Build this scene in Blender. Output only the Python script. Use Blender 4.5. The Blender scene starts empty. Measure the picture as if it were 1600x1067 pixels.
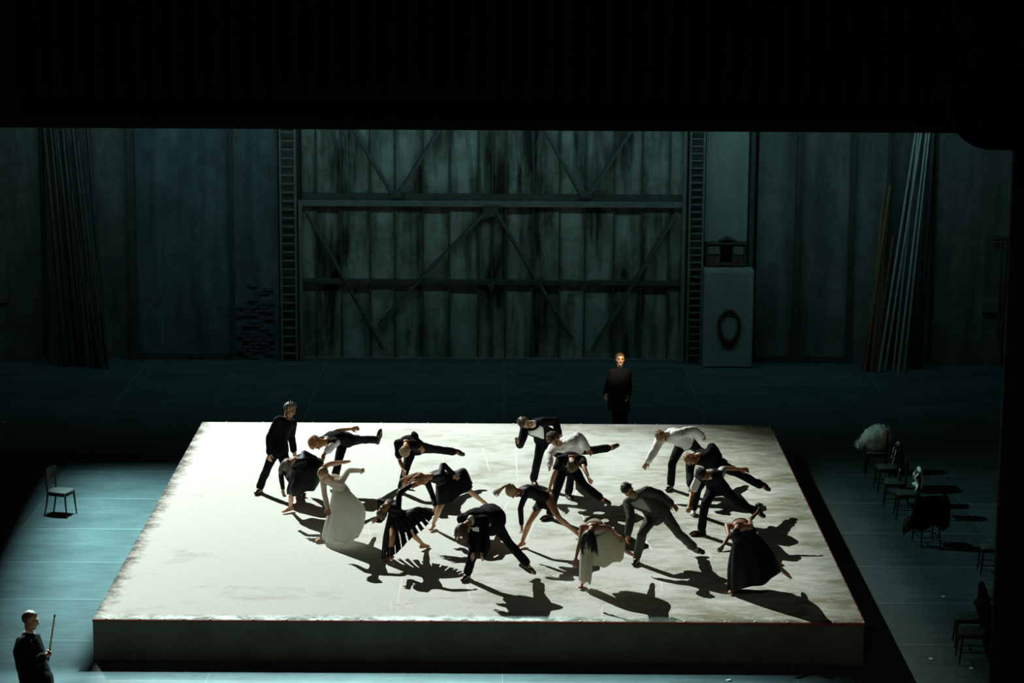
import bpy, bmesh, math, random
import numpy as np
from mathutils import Vector, Matrix, Euler, noise

random.seed(7); np.random.seed(7)
SC = bpy.context.scene
COL = SC.collection
V = lambda *a: np.array(a, dtype=float)

# ------------------------------------------------------------------ camera
FPX = 3800.0                                   # focal length in pixels of a 1600 px wide frame
CAM = V(0.3494, -33.873, 11.2326)              # balcony seat
PITCH, YAW, ROLL = 0.189047, 0.003213, 0.006171
_fw = V(math.sin(YAW)*math.cos(PITCH), math.cos(YAW)*math.cos(PITCH), -math.sin(PITCH))
_rt = V(math.cos(YAW), -math.sin(YAW), 0)
_up = np.cross(_rt, _fw)
RT = _rt*math.cos(ROLL) + _up*math.sin(ROLL)
UP = -_rt*math.sin(ROLL) + _up*math.cos(ROLL)
FW = _fw
cam_data = bpy.data.cameras.new('camera'); cam = bpy.data.objects.new('camera', cam_data)
COL.objects.link(cam); SC.camera = cam
cam_data.sensor_width = 36; cam_data.sensor_fit = 'HORIZONTAL'; cam_data.lens = FPX/1600*36
cam_data.clip_start = 0.5; cam_data.clip_end = 400
cam.matrix_world = Matrix(((RT[0], UP[0], -FW[0], CAM[0]), (RT[1], UP[1], -FW[1], CAM[1]),
                           (RT[2], UP[2], -FW[2], CAM[2]), (0, 0, 0, 1)))

def ray(px, py):
    d = FW*FPX + RT*(px-800) - UP*(py-533.5)
    return d/np.linalg.norm(d)
def atz(px, py, z):                            # where a sight line meets a level plane
    d = ray(px, py); return CAM + d*((z-CAM[2])/d[2])
def aty(px, py, y):                            # where it meets an upright plane parallel to the wall
    d = ray(px, py); return CAM + d*((y-CAM[1])/d[1])

# ------------------------------------------------------------------ world, lamps, exposure
world = bpy.data.worlds.new('world'); SC.world = world; world.use_nodes = True
world.node_tree.nodes['Background'].inputs[0].default_value = (0.25, 0.5, 0.55, 1)
world.node_tree.nodes['Background'].inputs[1].default_value = 0.0016
SC.view_settings.view_transform = 'Standard'; SC.view_settings.look = 'None'
SC.view_settings.exposure = 0.0; SC.view_settings.gamma = 1.0
SC.view_settings.use_curve_mapping = False

def spot(name, loc, aim, watts, deg, blend, col, radius=0.12):
    d = bpy.data.lights.new(name, 'SPOT'); d.energy = watts; d.color = col
    d.spot_size = math.radians(deg); d.spot_blend = blend; d.shadow_soft_size = radius
    o = bpy.data.objects.new(name, d); COL.objects.link(o); o.location = loc
    o.rotation_euler = Vector(np.array(aim)-np.array(loc)).to_track_quat('-Z', 'Y').to_euler()
    return o
def area(name, loc, aim, watts, sx, sy, col):
    d = bpy.data.lights.new(name, 'AREA'); d.energy = watts; d.color = col
    d.shape = 'RECTANGLE'; d.size = sx; d.size_y = sy
    o = bpy.data.objects.new(name, d); COL.objects.link(o); o.location = loc
    o.rotation_euler = Vector(np.array(aim)-np.array(loc)).to_track_quat('-Z', 'Y').to_euler()
    return o
LAMPS = [  # name, place, aim, watts, cone, softness, colour, added beam flags: (edge line point a, b on the stage, side to keep)
    spot('key_spotlight', (-17.5, 31.5, 23.5), (-1.5, 3.8, 0.6), 101000, 34.0, 0.62, (0.93, 1.0, 0.935), 0.008),
    spot('teal_top_spotlight', (-6.6, 8.2, 12.0), (-6.4, 5.6, 0.0), 29000, 62, 1.0, (0.66, 0.97, 1.0), 0.015),
    spot('front_floor_spotlight', (-3.2, 9.0, 11.5), (-1.6, -2.6, 0.0), 46000, 50, 1.0, (0.66, 0.98, 0.98), 0.012),
    spot('figure_spotlight', (4.8, 6.5, 12.5), (2.66, 13.85, 1.70), 15000, 2.7, 1.0, (1.0, 0.84, 0.62), 0.02),
    spot('teal_side_spotlight', (-6.2, 9.2, 11.6), (8.0, 6.4, 0.0), 3000, 48, 1.0, (0.50, 1.0, 0.92), 0.012)]
area('wall_wash_batten', (0.0, 18.4, 7.7), (0.0, 22.3, 4.7), 165, 21.0, 0.4, (0.47, 0.98, 0.97))
area('front_fill', (0.0, -20.0, 16.0), (0.0, 2.0, 0.5), 200, 8.0, 1.0, (1.0, 0.95, 0.75))  # added, unseen fill from the auditorium side; lifts costumes and platform front

# ------------------------------------------------------------------ materials
def new_mat(name):
    m = bpy.data.materials.new(name); m.use_nodes = True
    nt = m.node_tree; b = nt.nodes['Principled BSDF']
    return m, nt, b
def N(nt, kind, **kw):
    n = nt.nodes.new(kind)
    for k, v in kw.items(): setattr(n, k, v)
    return n
def ramp(nt, stops):
    r = nt.nodes.new('ShaderNodeValToRGB'); e = r.color_ramp.elements
    while len(e) < len(stops): e.new(0.5)
    for i, (p, c) in enumerate(stops):
        e[i].position = p; e[i].color = (*c, 1) if len(c) == 3 else c
    return r
def coords(nt, scale=(1, 1, 1), kind='Object', loc=(0, 0, 0)):
    tc = nt.nodes.new('ShaderNodeTexCoord'); mp = nt.nodes.new('ShaderNodeMapping')
    mp.inputs['Scale'].default_value = scale; mp.inputs['Location'].default_value = loc
    nt.links.new(tc.outputs[kind], mp.inputs[0]); return mp.outputs[0]
def noise_tex(nt, vec, scale, detail=6, rough=0.6, dist=0.0):
    n = nt.nodes.new('ShaderNodeTexNoise'); n.inputs['Scale'].default_value = scale
    n.inputs['Detail'].default_value = detail; n.inputs['Roughness'].default_value = rough
    n.inputs['Distortion'].default_value = dist
    nt.links.new(vec, n.inputs['Vector']); return n.outputs['Fac']
def mixc(nt, fac, a, b, mode='MIX'):
    m = nt.nodes.new('ShaderNodeMix'); m.data_type = 'RGBA'; m.blend_type = mode
    for sock, val in ((0, fac), (6, a), (7, b)):
        if hasattr(val, 'is_output') or isinstance(val, bpy.types.NodeSocket): nt.links.new(val, m.inputs[sock])
        else: m.inputs[sock].default_value = val if sock == 0 else (*val, 1)
    return m.outputs[2]
def bump(nt, b, h, strength, dist=0.02):
    n = nt.nodes.new('ShaderNodeBump'); n.inputs['Strength'].default_value = strength
    n.inputs['Distance'].default_value = dist
    nt.links.new(h, n.inputs['Height']); nt.links.new(n.outputs[0], b.inputs['Normal'])

def simple(name, c1, c2, scale=6, rough=0.7, spec=0.3, bmp=0.0, stretch=(1, 1, 1), sheen=0.0, metal=0.0):
    m, nt, b = new_mat(name)
    v = coords(nt, stretch); f = noise_tex(nt, v, scale)
    r = ramp(nt, [(0.3, c1), (0.7, c2)]); nt.links.new(f, r.inputs[0])
    nt.links.new(r.outputs[0], b.inputs['Base Color'])
    b.inputs['Roughness'].default_value = rough; b.inputs['Specular IOR Level'].default_value = spec
    b.inputs['Metallic'].default_value = metal
    if sheen: b.inputs['Sheen Weight'].default_value = sheen
    if bmp: bump(nt, b, f, bmp)
    return m

M = {}
def skin(name, c):
    m, nt, b = new_mat(name); v = coords(nt); f = noise_tex(nt, v, 14)
    r = ramp(nt, [(0.3, tuple(x*0.85 for x in c)), (0.7, c)]); nt.links.new(f, r.inputs[0])
    nt.links.new(r.outputs[0], b.inputs['Base Color'])
    b.inputs['Roughness'].default_value = 0.5
    b.inputs['Subsurface Weight'].default_value = 0.12
    b.inputs['Subsurface Radius'].default_value = (0.012, 0.005, 0.003)
    return m
M['skin_fair'] = skin('skin_fair', (0.66, 0.36, 0.20))
M['skin_tan'] = skin('skin_tan', (0.56, 0.26, 0.115))
M['skin_deep'] = skin('skin_deep', (0.42, 0.17, 0.085))
M['lips'] = simple('lips', (0.32, 0.09, 0.07), (0.4, 0.12, 0.09), 20, 0.45)
M['eye'] = simple('eye', (0.02, 0.015, 0.012), (0.05, 0.04, 0.03), 20, 0.2, 0.5)
M['black_wool'] = simple('black_wool', (0.0035, 0.0042, 0.0045), (0.007, 0.008, 0.0085), 40, 0.9, 0.12, 0.15)
M['black_silk'] = simple('black_silk', (0.0035, 0.004, 0.0045), (0.007, 0.0078, 0.0085), 9, 0.6, 0.2, 0.1)
M['charcoal_wool'] = simple('charcoal_wool', (0.045, 0.047, 0.038), (0.064, 0.067, 0.054), 45, 0.85, 0.2, 0.2, sheen=0.03)
M['white_cotton'] = simple('white_cotton', (0.84, 0.85, 0.82), (0.90, 0.90, 0.87), 12, 0.8, 0.2, 0.2)
M['grey_cotton'] = simple('grey_cotton', (0.30, 0.31, 0.29), (0.38, 0.38, 0.36), 14, 0.8, 0.2, 0.2)
M['ivory_silk'] = simple('ivory_silk', (0.80, 0.82, 0.77), (0.88, 0.89, 0.84), 10, 0.5, 0.35, 0.15, (1, 1, 0.2))
M['cream_linen'] = simple('cream_linen', (0.72, 0.70, 0.58), (0.80, 0.78, 0.66), 14, 0.8, 0.2, 0.2)
def see_through(m, amount):                      # thin cloth lets light through from behind
    nt = m.node_tree; b = nt.nodes['Principled BSDF']; t = nt.nodes.new('ShaderNodeBsdfTranslucent'); mx = nt.nodes.new('ShaderNodeMixShader')
    nt.links.new(b.inputs['Base Color'].links[0].from_socket, t.inputs[0]); mx.inputs[0].default_value = amount
    nt.links.new(b.outputs[0], mx.inputs[1]); nt.links.new(t.outputs[0], mx.inputs[2]); nt.links.new(mx.outputs[0], nt.nodes['Material Output'].inputs[0])
see_through(M['ivory_silk'], 0.72); see_through(M['cream_linen'], 0.55)
def sheer(name):
    m, nt, b = new_mat(name)
    b.inputs['Base Color'].default_value = (0.008, 0.009, 0.009, 1); b.inputs['Roughness'].default_value = 0.6
    t = N(nt, 'ShaderNodeBsdfTransparent'); mx = N(nt, 'ShaderNodeMixShader')
    v = coords(nt); f = noise_tex(nt, v, 7)
    r = ramp(nt, [(0.35, (0.02,)*3), (0.7, (0.30,)*3)]); nt.links.new(f, r.inputs[0])
    nt.links.new(r.outputs[0], mx.inputs[0]); nt.links.new(b.outputs[0], mx.inputs[1]); nt.links.new(t.outputs[0], mx.inputs[2])
    nt.links.new(mx.outputs[0], nt.nodes['Material Output'].inputs[0]); return m
M['sheer_black'] = sheer('sheer_black')
def hairm(name, a, b): return simple(name, a, b, 30, 0.5, 0.4, 0.5, (1, 1, 0.25))
M['hair_blond'] = hairm('hair_blond', (0.32, 0.20, 0.09), (0.52, 0.36, 0.18))
M['hair_ginger'] = hairm('hair_ginger', (0.34, 0.14, 0.05), (0.55, 0.27, 0.11))
M['hair_brown'] = hairm('hair_brown', (0.07, 0.04, 0.022), (0.15, 0.085, 0.045))
M['hair_dark'] = hairm('hair_dark', (0.012, 0.01, 0.009), (0.035, 0.026, 0.02))
M['hair_grey'] = hairm('hair_grey', (0.10, 0.085, 0.07), (0.26, 0.23, 0.19))
M['shoe_leather'] = simple('shoe_leather', (0.008, 0.008, 0.008), (0.016, 0.015, 0.014), 20, 0.3, 0.5)
M['shoe_pale'] = simple('shoe_pale', (0.45, 0.47, 0.5), (0.6, 0.62, 0.64), 20, 0.4, 0.4)
M['dark_wood'] = simple('dark_wood', (0.010, 0.008, 0.007), (0.022, 0.016, 0.012), 12, 0.4, 0.22, 0.1, (1, 1, 0.15))
M['seat_wood'] = simple('seat_wood', (0.055, 0.068, 0.062), (0.085, 0.10, 0.09), 10, 0.4, 0.5, 0.1, (1, 0.2, 1))
M['stick_wood'] = simple('stick_wood', (0.50, 0.36, 0.18), (0.66, 0.50, 0.28), 14, 0.45, 0.4, 0.1, (1, 1, 0.1))
M['fluff'] = simple('fluff', (0.55, 0.60, 0.50), (0.72, 0.76, 0.66), 20, 0.9, 0.1)
M['brown_lining'] = simple('brown_lining', (0.16, 0.08, 0.04), (0.22, 0.12, 0.06), 14, 0.6)
M['paper'] = simple('paper', (0.7, 0.7, 0.68), (0.8, 0.8, 0.78), 9, 0.8)
M['chalk'] = simple('chalk', (0.80, 0.82, 0.76), (0.93, 0.94, 0.88), 60, 0.95, 0.05)
M['red_edge'] = simple('red_edge', (0.30, 0.03, 0.02), (0.42, 0.06, 0.04), 12, 0.5)
M['stud_metal'] = simple('stud_metal', (0.8, 0.8, 0.78), (0.9, 0.9, 0.88), 12, 0.35, 0.5)
M['black_velvet'] = simple('black_velvet', (0.0035, 0.004, 0.0035), (0.006, 0.007, 0.006), 3, 0.95, 0.05)
M['portal_paint'] = simple('portal_paint', (0.006, 0.008, 0.006), (0.010, 0.013, 0.009), 2, 0.9, 0.1)
M['tower_paint'] = simple('tower_paint', (0.006, 0.009, 0.009), (0.010, 0.014, 0.013), 2, 0.8, 0.15)

def concrete(name, base, stain, dirt_right):
    m, nt, b = new_mat(name)
    v = coords(nt); f1 = noise_tex(nt, v, 0.55, 8, 0.62, 0.4); f2 = noise_tex(nt, coords(nt, (0.55, 1.25, 1)), 2.6, 12, 0.78, 0.6)
    f3 = noise_tex(nt, v, 34, 8, 0.8)
    sep = N(nt, 'ShaderNodeSeparateXYZ'); nt.links.new(v, sep.inputs[0])
    # trodden dirt lies thicker over the stage-left half of the deck
    mr = N(nt, 'ShaderNodeMapRange'); mr.inputs[1].default_value = -2.5; mr.inputs[2].default_value = 5.6
    mr.inputs[3].default_value = -0.10; mr.inputs[4].default_value = dirt_right
    nt.links.new(sep.outputs[0], mr.inputs[0])
    add = N(nt, 'ShaderNodeMath', operation='ADD'); nt.links.new(f1, add.inputs[0]); nt.links.new(mr.outputs[0], add.inputs[1])
    mul = N(nt, 'ShaderNodeMath', operation='MULTIPLY'); nt.links.new(add.outputs[0], mul.inputs[0]); nt.links.new(f2, mul.inputs[1])
    r = ramp(nt, [(0.25, (0, 0, 0)), (0.47, (1, 1, 1))]); nt.links.new(mul.outputs[0], r.inputs[0])
    c = mixc(nt, r.outputs[0], base, stain)
    r3 = ramp(nt, [(0.30, (0.72, 0.71, 0.66)), (0.48, (0.98, 0.98, 0.97)), (0.75, (1.06, 1.06, 1.06))]); nt.links.new(f3, r3.inputs[0])
    c = mixc(nt, 1.0, c, r3.outputs[0], 'MULTIPLY')
    # grime crusted along the deck's left and front edges
    g = N(nt, 'ShaderNodeMapRange'); g.inputs[1].default_value = -5.6; g.inputs[2].default_value = -4.9
    g.inputs[3].default_value = 1.0; g.inputs[4].default_value = 0.0; nt.links.new(sep.outputs[0], g.inputs[0])
    g2 = N(nt, 'ShaderNodeMapRange'); g2.inputs[1].default_value = 0.0; g2.inputs[2].default_value = 0.75
    g2.inputs[3].default_value = 1.0; g2.inputs[4].default_value = 0.0; nt.links.new(sep.outputs[1], g2.inputs[0])
    mx = N(nt, 'ShaderNodeMath', operation='MAXIMUM'); nt.links.new(g.outputs[0], mx.inputs[0]); nt.links.new(g2.outputs[0], mx.inputs[1])
    f4 = noise_tex(nt, v, 3.2, 9, 0.75); m4 = N(nt, 'ShaderNodeMath', operation='MULTIPLY')
    nt.links.new(mx.outputs[0], m4.inputs[0]); nt.links.new(f4, m4.inputs[1])
    r4 = ramp(nt, [(0.33, (0, 0, 0)), (0.52, (1, 1, 1))]); nt.links.new(m4.outputs[0], r4.inputs[0])
    c = mixc(nt, r4.outputs[0], c, (0.10, 0.09, 0.065))
    nt.links.new(c, b.inputs['Base Color']); b.inputs['Roughness'].default_value = 0.75
    b.inputs['Specular IOR Level'].default_value = 0.25
    bump(nt, b, f3, 0.15, 0.01); return m
M['deck'] = concrete('deck', (0.73, 0.76, 0.715), (0.265, 0.265, 0.155), 0.27)
M['plinth'] = simple('plinth', (0.11, 0.105, 0.07), (0.19, 0.178, 0.12), 1.6, 0.85, 0.2, 0.2)

def floorm():
    m, nt, b = new_mat('stage_floor_paint')
    v = coords(nt, kind='Object'); oi = N(nt, 'ShaderNodeObjectInfo')
    f1 = noise_tex(nt, v, 1.1, 8, 0.65, 0.3); f2 = noise_tex(nt, coords(nt, (0.25, 2.0, 1)), 3.0, 8, 0.7)
    add = N(nt, 'ShaderNodeMath', operation='ADD'); nt.links.new(f1, add.inputs[0]); nt.links.new(f2, add.inputs[1])
    r = ramp(nt, [(0.35, (0.030, 0.052, 0.053)), (0.52, (0.054, 0.090, 0.091)), (0.68, (0.085, 0.135, 0.134))])
    hf = N(nt, 'ShaderNodeMath', operation='MULTIPLY'); hf.inputs[1].default_value = 0.5
    nt.links.new(add.outputs[0], hf.inputs[0]); nt.links.new(hf.outputs[0], r.inputs[0])
    mr = N(nt, 'ShaderNodeMapRange'); mr.inputs[3].default_value = 0.85; mr.inputs[4].default_value = 1.12
    nt.links.new(oi.outputs['Random'], mr.inputs[0])
    cc = N(nt, 'ShaderNodeVectorMath', operation='SCALE'); nt.links.new(r.outputs[0], cc.inputs[0]); nt.links.new(mr.outputs[0], cc.inputs['Scale'])
    nt.links.new(cc.outputs[0], b.inputs['Base Color']); b.inputs['Roughness'].default_value = 0.7
    b.inputs['Specular IOR Level'].default_value = 0.2; bump(nt, b, f2, 0.15, 0.01); return m
M['floor'] = floorm()
M['floor_joint'] = simple('floor_joint', (0.12, 0.18, 0.18), (0.18, 0.26, 0.25), 4, 0.8, 0.2)

def wallm(name, pale, dark, rust=(0.03, 0.03, 0.025), lo=0.34, hi=0.62):
    m, nt, b = new_mat(name)
    geo = N(nt, 'ShaderNodeNewGeometry'); mp = N(nt, 'ShaderNodeMapping'); mp.inputs['Scale'].default_value = (1.7, 1, 0.34)
    nt.links.new(geo.outputs['Position'], mp.inputs[0])
    mp2 = N(nt, 'ShaderNodeMapping'); mp2.inputs['Scale'].default_value = (6.0, 1, 0.30); nt.links.new(geo.outputs['Position'], mp2.inputs[0])
    f1 = noise_tex(nt, mp.outputs[0], 1.0, 8, 0.62, 0.3); f2 = noise_tex(nt, mp2.outputs[0], 1.0, 8, 0.7)
    f3 = noise_tex(nt, geo.outputs['Position'], 2.3, 8, 0.7)
    a = N(nt, 'ShaderNodeMath', operation='MULTIPLY_ADD'); a.inputs[1].default_value = 0.45
    nt.links.new(f2, a.inputs[0]); nt.links.new(f1, a.inputs[2])
    a2 = N(nt, 'ShaderNodeMath', operation='MULTIPLY'); a2.inputs[1].default_value = 0.69; nt.links.new(a.outputs[0], a2.inputs[0])
    r = ramp(nt, [(lo, dark), ((lo+hi)/2, tuple((p+q)/2 for p, q in zip(pale, dark))), (hi, pale)]); nt.links.new(a2.outputs[0], r.inputs[0])
    r3 = ramp(nt, [(0.42, (0, 0, 0)), (0.70, (0.6,)*3)]); nt.links.new(f3, r3.inputs[0])
    c = mixc(nt, r3.outputs[0], r.outputs[0], rust)
    nt.links.new(c, b.inputs['Base Color']); b.inputs['Roughness'].default_value = 0.8
    b.inputs['Specular IOR Level'].default_value = 0.15; bump(nt, b, f2, 0.1, 0.01); return m
M['door_panel'] = wallm('door_panel', (0.25, 0.30, 0.27), (0.012, 0.015, 0.016), lo=0.39, hi=0.55)
M['wall_teal'] = wallm('wall_teal', (0.15, 0.19, 0.18), (0.05, 0.065, 0.065), (0.04, 0.05, 0.05))
M['wall_blue'] = wallm('wall_blue', (0.11, 0.16, 0.18), (0.03, 0.045, 0.055), (0.03, 0.04, 0.045))
M['steel_dark'] = simple('steel_dark', (0.025, 0.032, 0.03), (0.055, 0.066, 0.062), 5, 0.6, 0.3)
M['steel_pale'] = simple('steel_pale', (0.075, 0.095, 0.088), (0.13, 0.155, 0.145), 5, 0.55, 0.3)
M['brick_dark'] = simple('brick_dark', (0.03, 0.036, 0.04), (0.08, 0.09, 0.095), 6, 0.9, 0.1)
M['pole_dark'] = simple('pole_dark', (0.014, 0.016, 0.016), (0.04, 0.045, 0.044), 5, 0.5, 0.4)
M['pole_silver'] = simple('pole_silver', (0.20, 0.26, 0.25), (0.34, 0.42, 0.40), 5, 0.35, 0.5)
M['pole_bamboo'] = simple('pole_bamboo', (0.12, 0.07, 0.025), (0.20, 0.12, 0.05), 5, 0.6)
M['box_paint'] = wallm('box_paint', (0.24, 0.29, 0.27), (0.16, 0.20, 0.19), (0.15, 0.18, 0.17))
M['rust_ring'] = simple('rust_ring', (0.03, 0.018, 0.014), (0.06, 0.035, 0.026), 9, 0.9)
M['steel_mid'] = simple('steel_mid', (0.05, 0.062, 0.058), (0.085, 0.10, 0.095), 5, 0.6, 0.3)
M['red_paint'] = simple('red_paint', (0.10, 0.015, 0.012), (0.15, 0.03, 0.02), 9, 0.6)

# ------------------------------------------------------------------ object helpers
def mesh_obj(name, verts, faces, mat, parent=None, smooth=True):
    me = bpy.data.meshes.new(name)
    me.from_pydata([tuple(map(float, v)) for v in verts], [], [tuple(map(int, f)) for f in faces]); me.update()
    if smooth: me.polygons.foreach_set('use_smooth', [True]*len(me.polygons))
    o = bpy.data.objects.new(name, me); COL.objects.link(o)
    if mat: me.materials.append(M[mat] if isinstance(mat, str) else mat)
    if parent: o.parent = parent
    return o
def from_mesh(name, me, parent=None, loc=(0, 0, 0)):
    o = bpy.data.objects.new(name, me); COL.objects.link(o); o.location = loc
    if parent: o.parent = parent
    return o
def empty(name, loc=(0, 0, 0), rz=0.0):
    o = bpy.data.objects.new(name, None); COL.objects.link(o); o.location = loc
    o.rotation_euler = (0, 0, rz); o.empty_display_size = 0.2; return o
def tag(o, label, cat, group=None):
    o['label'] = label; o['category'] = cat
    if group: o['group'] = group
    return o
def struct(o, label, cat):
    o['kind'] = 'structure'; o['label'] = label; o['category'] = cat; return o

class MB:
    def __init__(s): s.v = []; s.f = []; s.n = 0
    def add(s, vs, fs):
        s.v.extend([np.asarray(v, float) for v in vs]); s.f.extend([tuple(i+s.n for i in f) for f in fs]); s.n += len(vs); return s
    def build(s, name, mat, parent=None, smooth=True): return mesh_obj(name, s.v, s.f, mat, parent, smooth)

def unit(v):
    v = np.asarray(v, float); n = np.linalg.norm(v); return v/n if n > 1e-9 else v
def frame(d, ref=None):
    d = unit(d); ref = V(0, 0, 1) if ref is None else unit(ref)
    if abs(d@ref) > 0.97: ref = V(1, 0, 0) if abs(d[0]) < 0.9 else V(0, 1, 0)
    a = unit(np.cross(ref, d)); return a, np.cross(d, a)
def box(c, s, bev=0.0, R=None):
    """box with chamfered edges"""
    hx, hy, hz = [x/2 for x in s]; c = np.asarray(c, float)
    b = min(bev, 0.49*min(s))
    if b <= 0:
        vs = [V(x, y, z) for x in (-hx, hx) for y in (-hy, hy) for z in (-hz, hz)]
        fs = [(0, 1, 3, 2), (4, 6, 7, 5), (0, 4, 5, 1), (2, 3, 7, 6), (0, 2, 6, 4), (1, 5, 7, 3)]
    else:
        def ring(ix, iy, z):
            return [V(-hx+ix, -hy+iy+b, z), V(-hx+ix+b, -hy+iy, z), V(hx-ix-b, -hy+iy, z), V(hx-ix, -hy+iy+b, z),
                    V(hx-ix, hy-iy-b, z), V(hx-ix-b, hy-iy, z), V(-hx+ix+b, hy-iy, z), V(-hx+ix, hy-iy-b, z)]
        k = b*0.7
        vs = ring(k, k, -hz)+ring(0, 0, -hz+b)+ring(0, 0, hz-b)+ring(k, k, hz)
        fs = [tuple(range(7, -1, -1)), tuple(range(24, 32))]
        for r in range(3):
            for i in range(8):
                j = (i+1) % 8; fs.append((r*8+i, r*8+j, r*8+8+j, r*8+8+i))
    if R is not None: vs = [R@v for v in vs]
    return [v+c for v in vs], fs
def tube(pts, rad, n=10, ref=None, caps=True, flat=None):
    """tapered round tube along a polyline with rounded ends; flat = (lateral axis, squash across it)"""
    P = [np.asarray(p, float) for p in pts]; Rr = list(rad) if hasattr(rad, '__len__') else [rad]*len(P)
    if caps:
        d0 = unit(P[0]-P[1]); d1 = unit(P[-1]-P[-2])
        P = [P[0]+d0*Rr[0]*0.96, P[0]+d0*Rr[0]*0.6]+P+[P[-1]+d1*Rr[-1]*0.6, P[-1]+d1*Rr[-1]*0.96]
        Rr = [Rr[0]*0.28, Rr[0]*0.8]+Rr+[Rr[-1]*0.8, Rr[-1]*0.28]
    vs = []; fs = []; a = None
    for i, p in enumerate(P):
        d = unit(P[min(i+1, len(P)-1)]-P[max(i-1, 0)])
        if a is None: a, b = frame(d, ref)
        else:
            a = unit(a-d*(a@d)); b = np.cross(d, a)
        for k in range(n):
            t = 2*math.pi*k/n; o = a*math.cos(t)*Rr[i]+b*math.sin(t)*Rr[i]
            if flat is not None:
                ax, q = flat; o = o-ax*(o@ax)*(1-q)
            vs.append(p+o)
    for i in range(len(P)-1):
        for k in range(n):
            j = (k+1) % n; fs.append((i*n+k, i*n+j, i*n+n+j, i*n+n+k))
    fs.append(tuple(range(n-1, -1, -1))); m = (len(P)-1)*n; fs.append(tuple(range(m, m+n)))
    return vs, fs
def ellipsoid(c, ax, nu=14, nv=9, fn=None):
    """ax: three axis vectors"""
    c = np.asarray(c, float); A, B, C = [np.asarray(a, float) for a in ax]
    vs = [c-C]; fs = []
    for i in range(1, nv):
        th = math.pi*i/nv-math.pi/2
        for k in range(nu):
            t = 2*math.pi*k/nu; u = V(math.cos(th)*math.cos(t), math.cos(th)*math.sin(t), math.sin(th))
            if fn: u = u*fn(u)
            vs.append(c+A*u[0]+B*u[1]+C*u[2])
    vs.append(c+C); top = len(vs)-1
    for k in range(nu): fs.append((0, 1+(k+1) % nu, 1+k)); fs.append((top, top-nu+k, top-nu+(k+1) % nu))
    for i in range(nv-2):
        for k in range(nu):
            j = (k+1) % nu; a = 1+i*nu; fs.append((a+k, a+j, a+nu+j, a+nu+k))
    return vs, fs
def rings_mesh(rings, cap0=True, cap1=True):
    n = len(rings[0]); vs = [p for r in rings for p in r]; fs = []
    for i in range(len(rings)-1):
        for k in range(n):
            j = (k+1) % n; fs.append((i*n+k, i*n+j, i*n+n+j, i*n+n+k))
    if cap0: fs.append(tuple(range(n-1, -1, -1)))
    if cap1: m = (len(rings)-1)*n; fs.append(tuple(range(m, m+n)))
    return vs, fs
BAKE = []
def soft(o, voxel, smooth=3, wrinkle=0.0, wsize=0.12, tex=[None]):
    """melt overlapping shapes into one continuous skin"""
    r = o.modifiers.new('remesh', 'REMESH'); r.mode = 'VOXEL'; r.voxel_size = voxel; r.use_smooth_shade = True
    s = o.modifiers.new('smooth', 'SMOOTH'); s.factor = 0.5; s.iterations = smooth
    if wrinkle:
        key = 'fold%.3f' % wsize
        t = bpy.data.textures.get(key)
        if t is None:
            t = bpy.data.textures.new(key, 'CLOUDS'); t.noise_scale = wsize; t.noise_depth = 2
        d = o.modifiers.new('folds', 'DISPLACE'); d.texture = t; d.strength = wrinkle; d.mid_level = 0.5; d.texture_coords = 'GLOBAL'
    BAKE.append(o); return o
def bake_all():
    bpy.context.view_layer.update(); dg = bpy.context.evaluated_depsgraph_get()
    out = [(o, bpy.data.meshes.new_from_object(o.evaluated_get(dg))) for o in BAKE]
    for o, me in out:
        old = o.data; o.modifiers.clear(); o.data = me; me.name = o.name
        me.polygons.foreach_set('use_smooth', [True]*len(me.polygons))
        if old.users == 0: bpy.data.meshes.remove(old)
    BAKE.clear()

# ------------------------------------------------------------------ people
HP = 0.625                                     # height of the platform deck above the stage floor
def on_ray(px, py, p, length, s):
    """point on the sight line at a bone's length from p; s: -1 nearer, +1 farther, 0 abreast"""
    d = ray(px, py); t0 = (p-CAM)@d; q = CAM+d*t0; gap = np.linalg.norm(q-p)
    if s == 0 or gap >= length:
        return p+(q-p)*min(1.0, 1.08*length/max(gap, 1e-6)) if gap > 1.08*length else q
    return q+d*s*math.sqrt(length*length-gap*gap)

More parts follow.
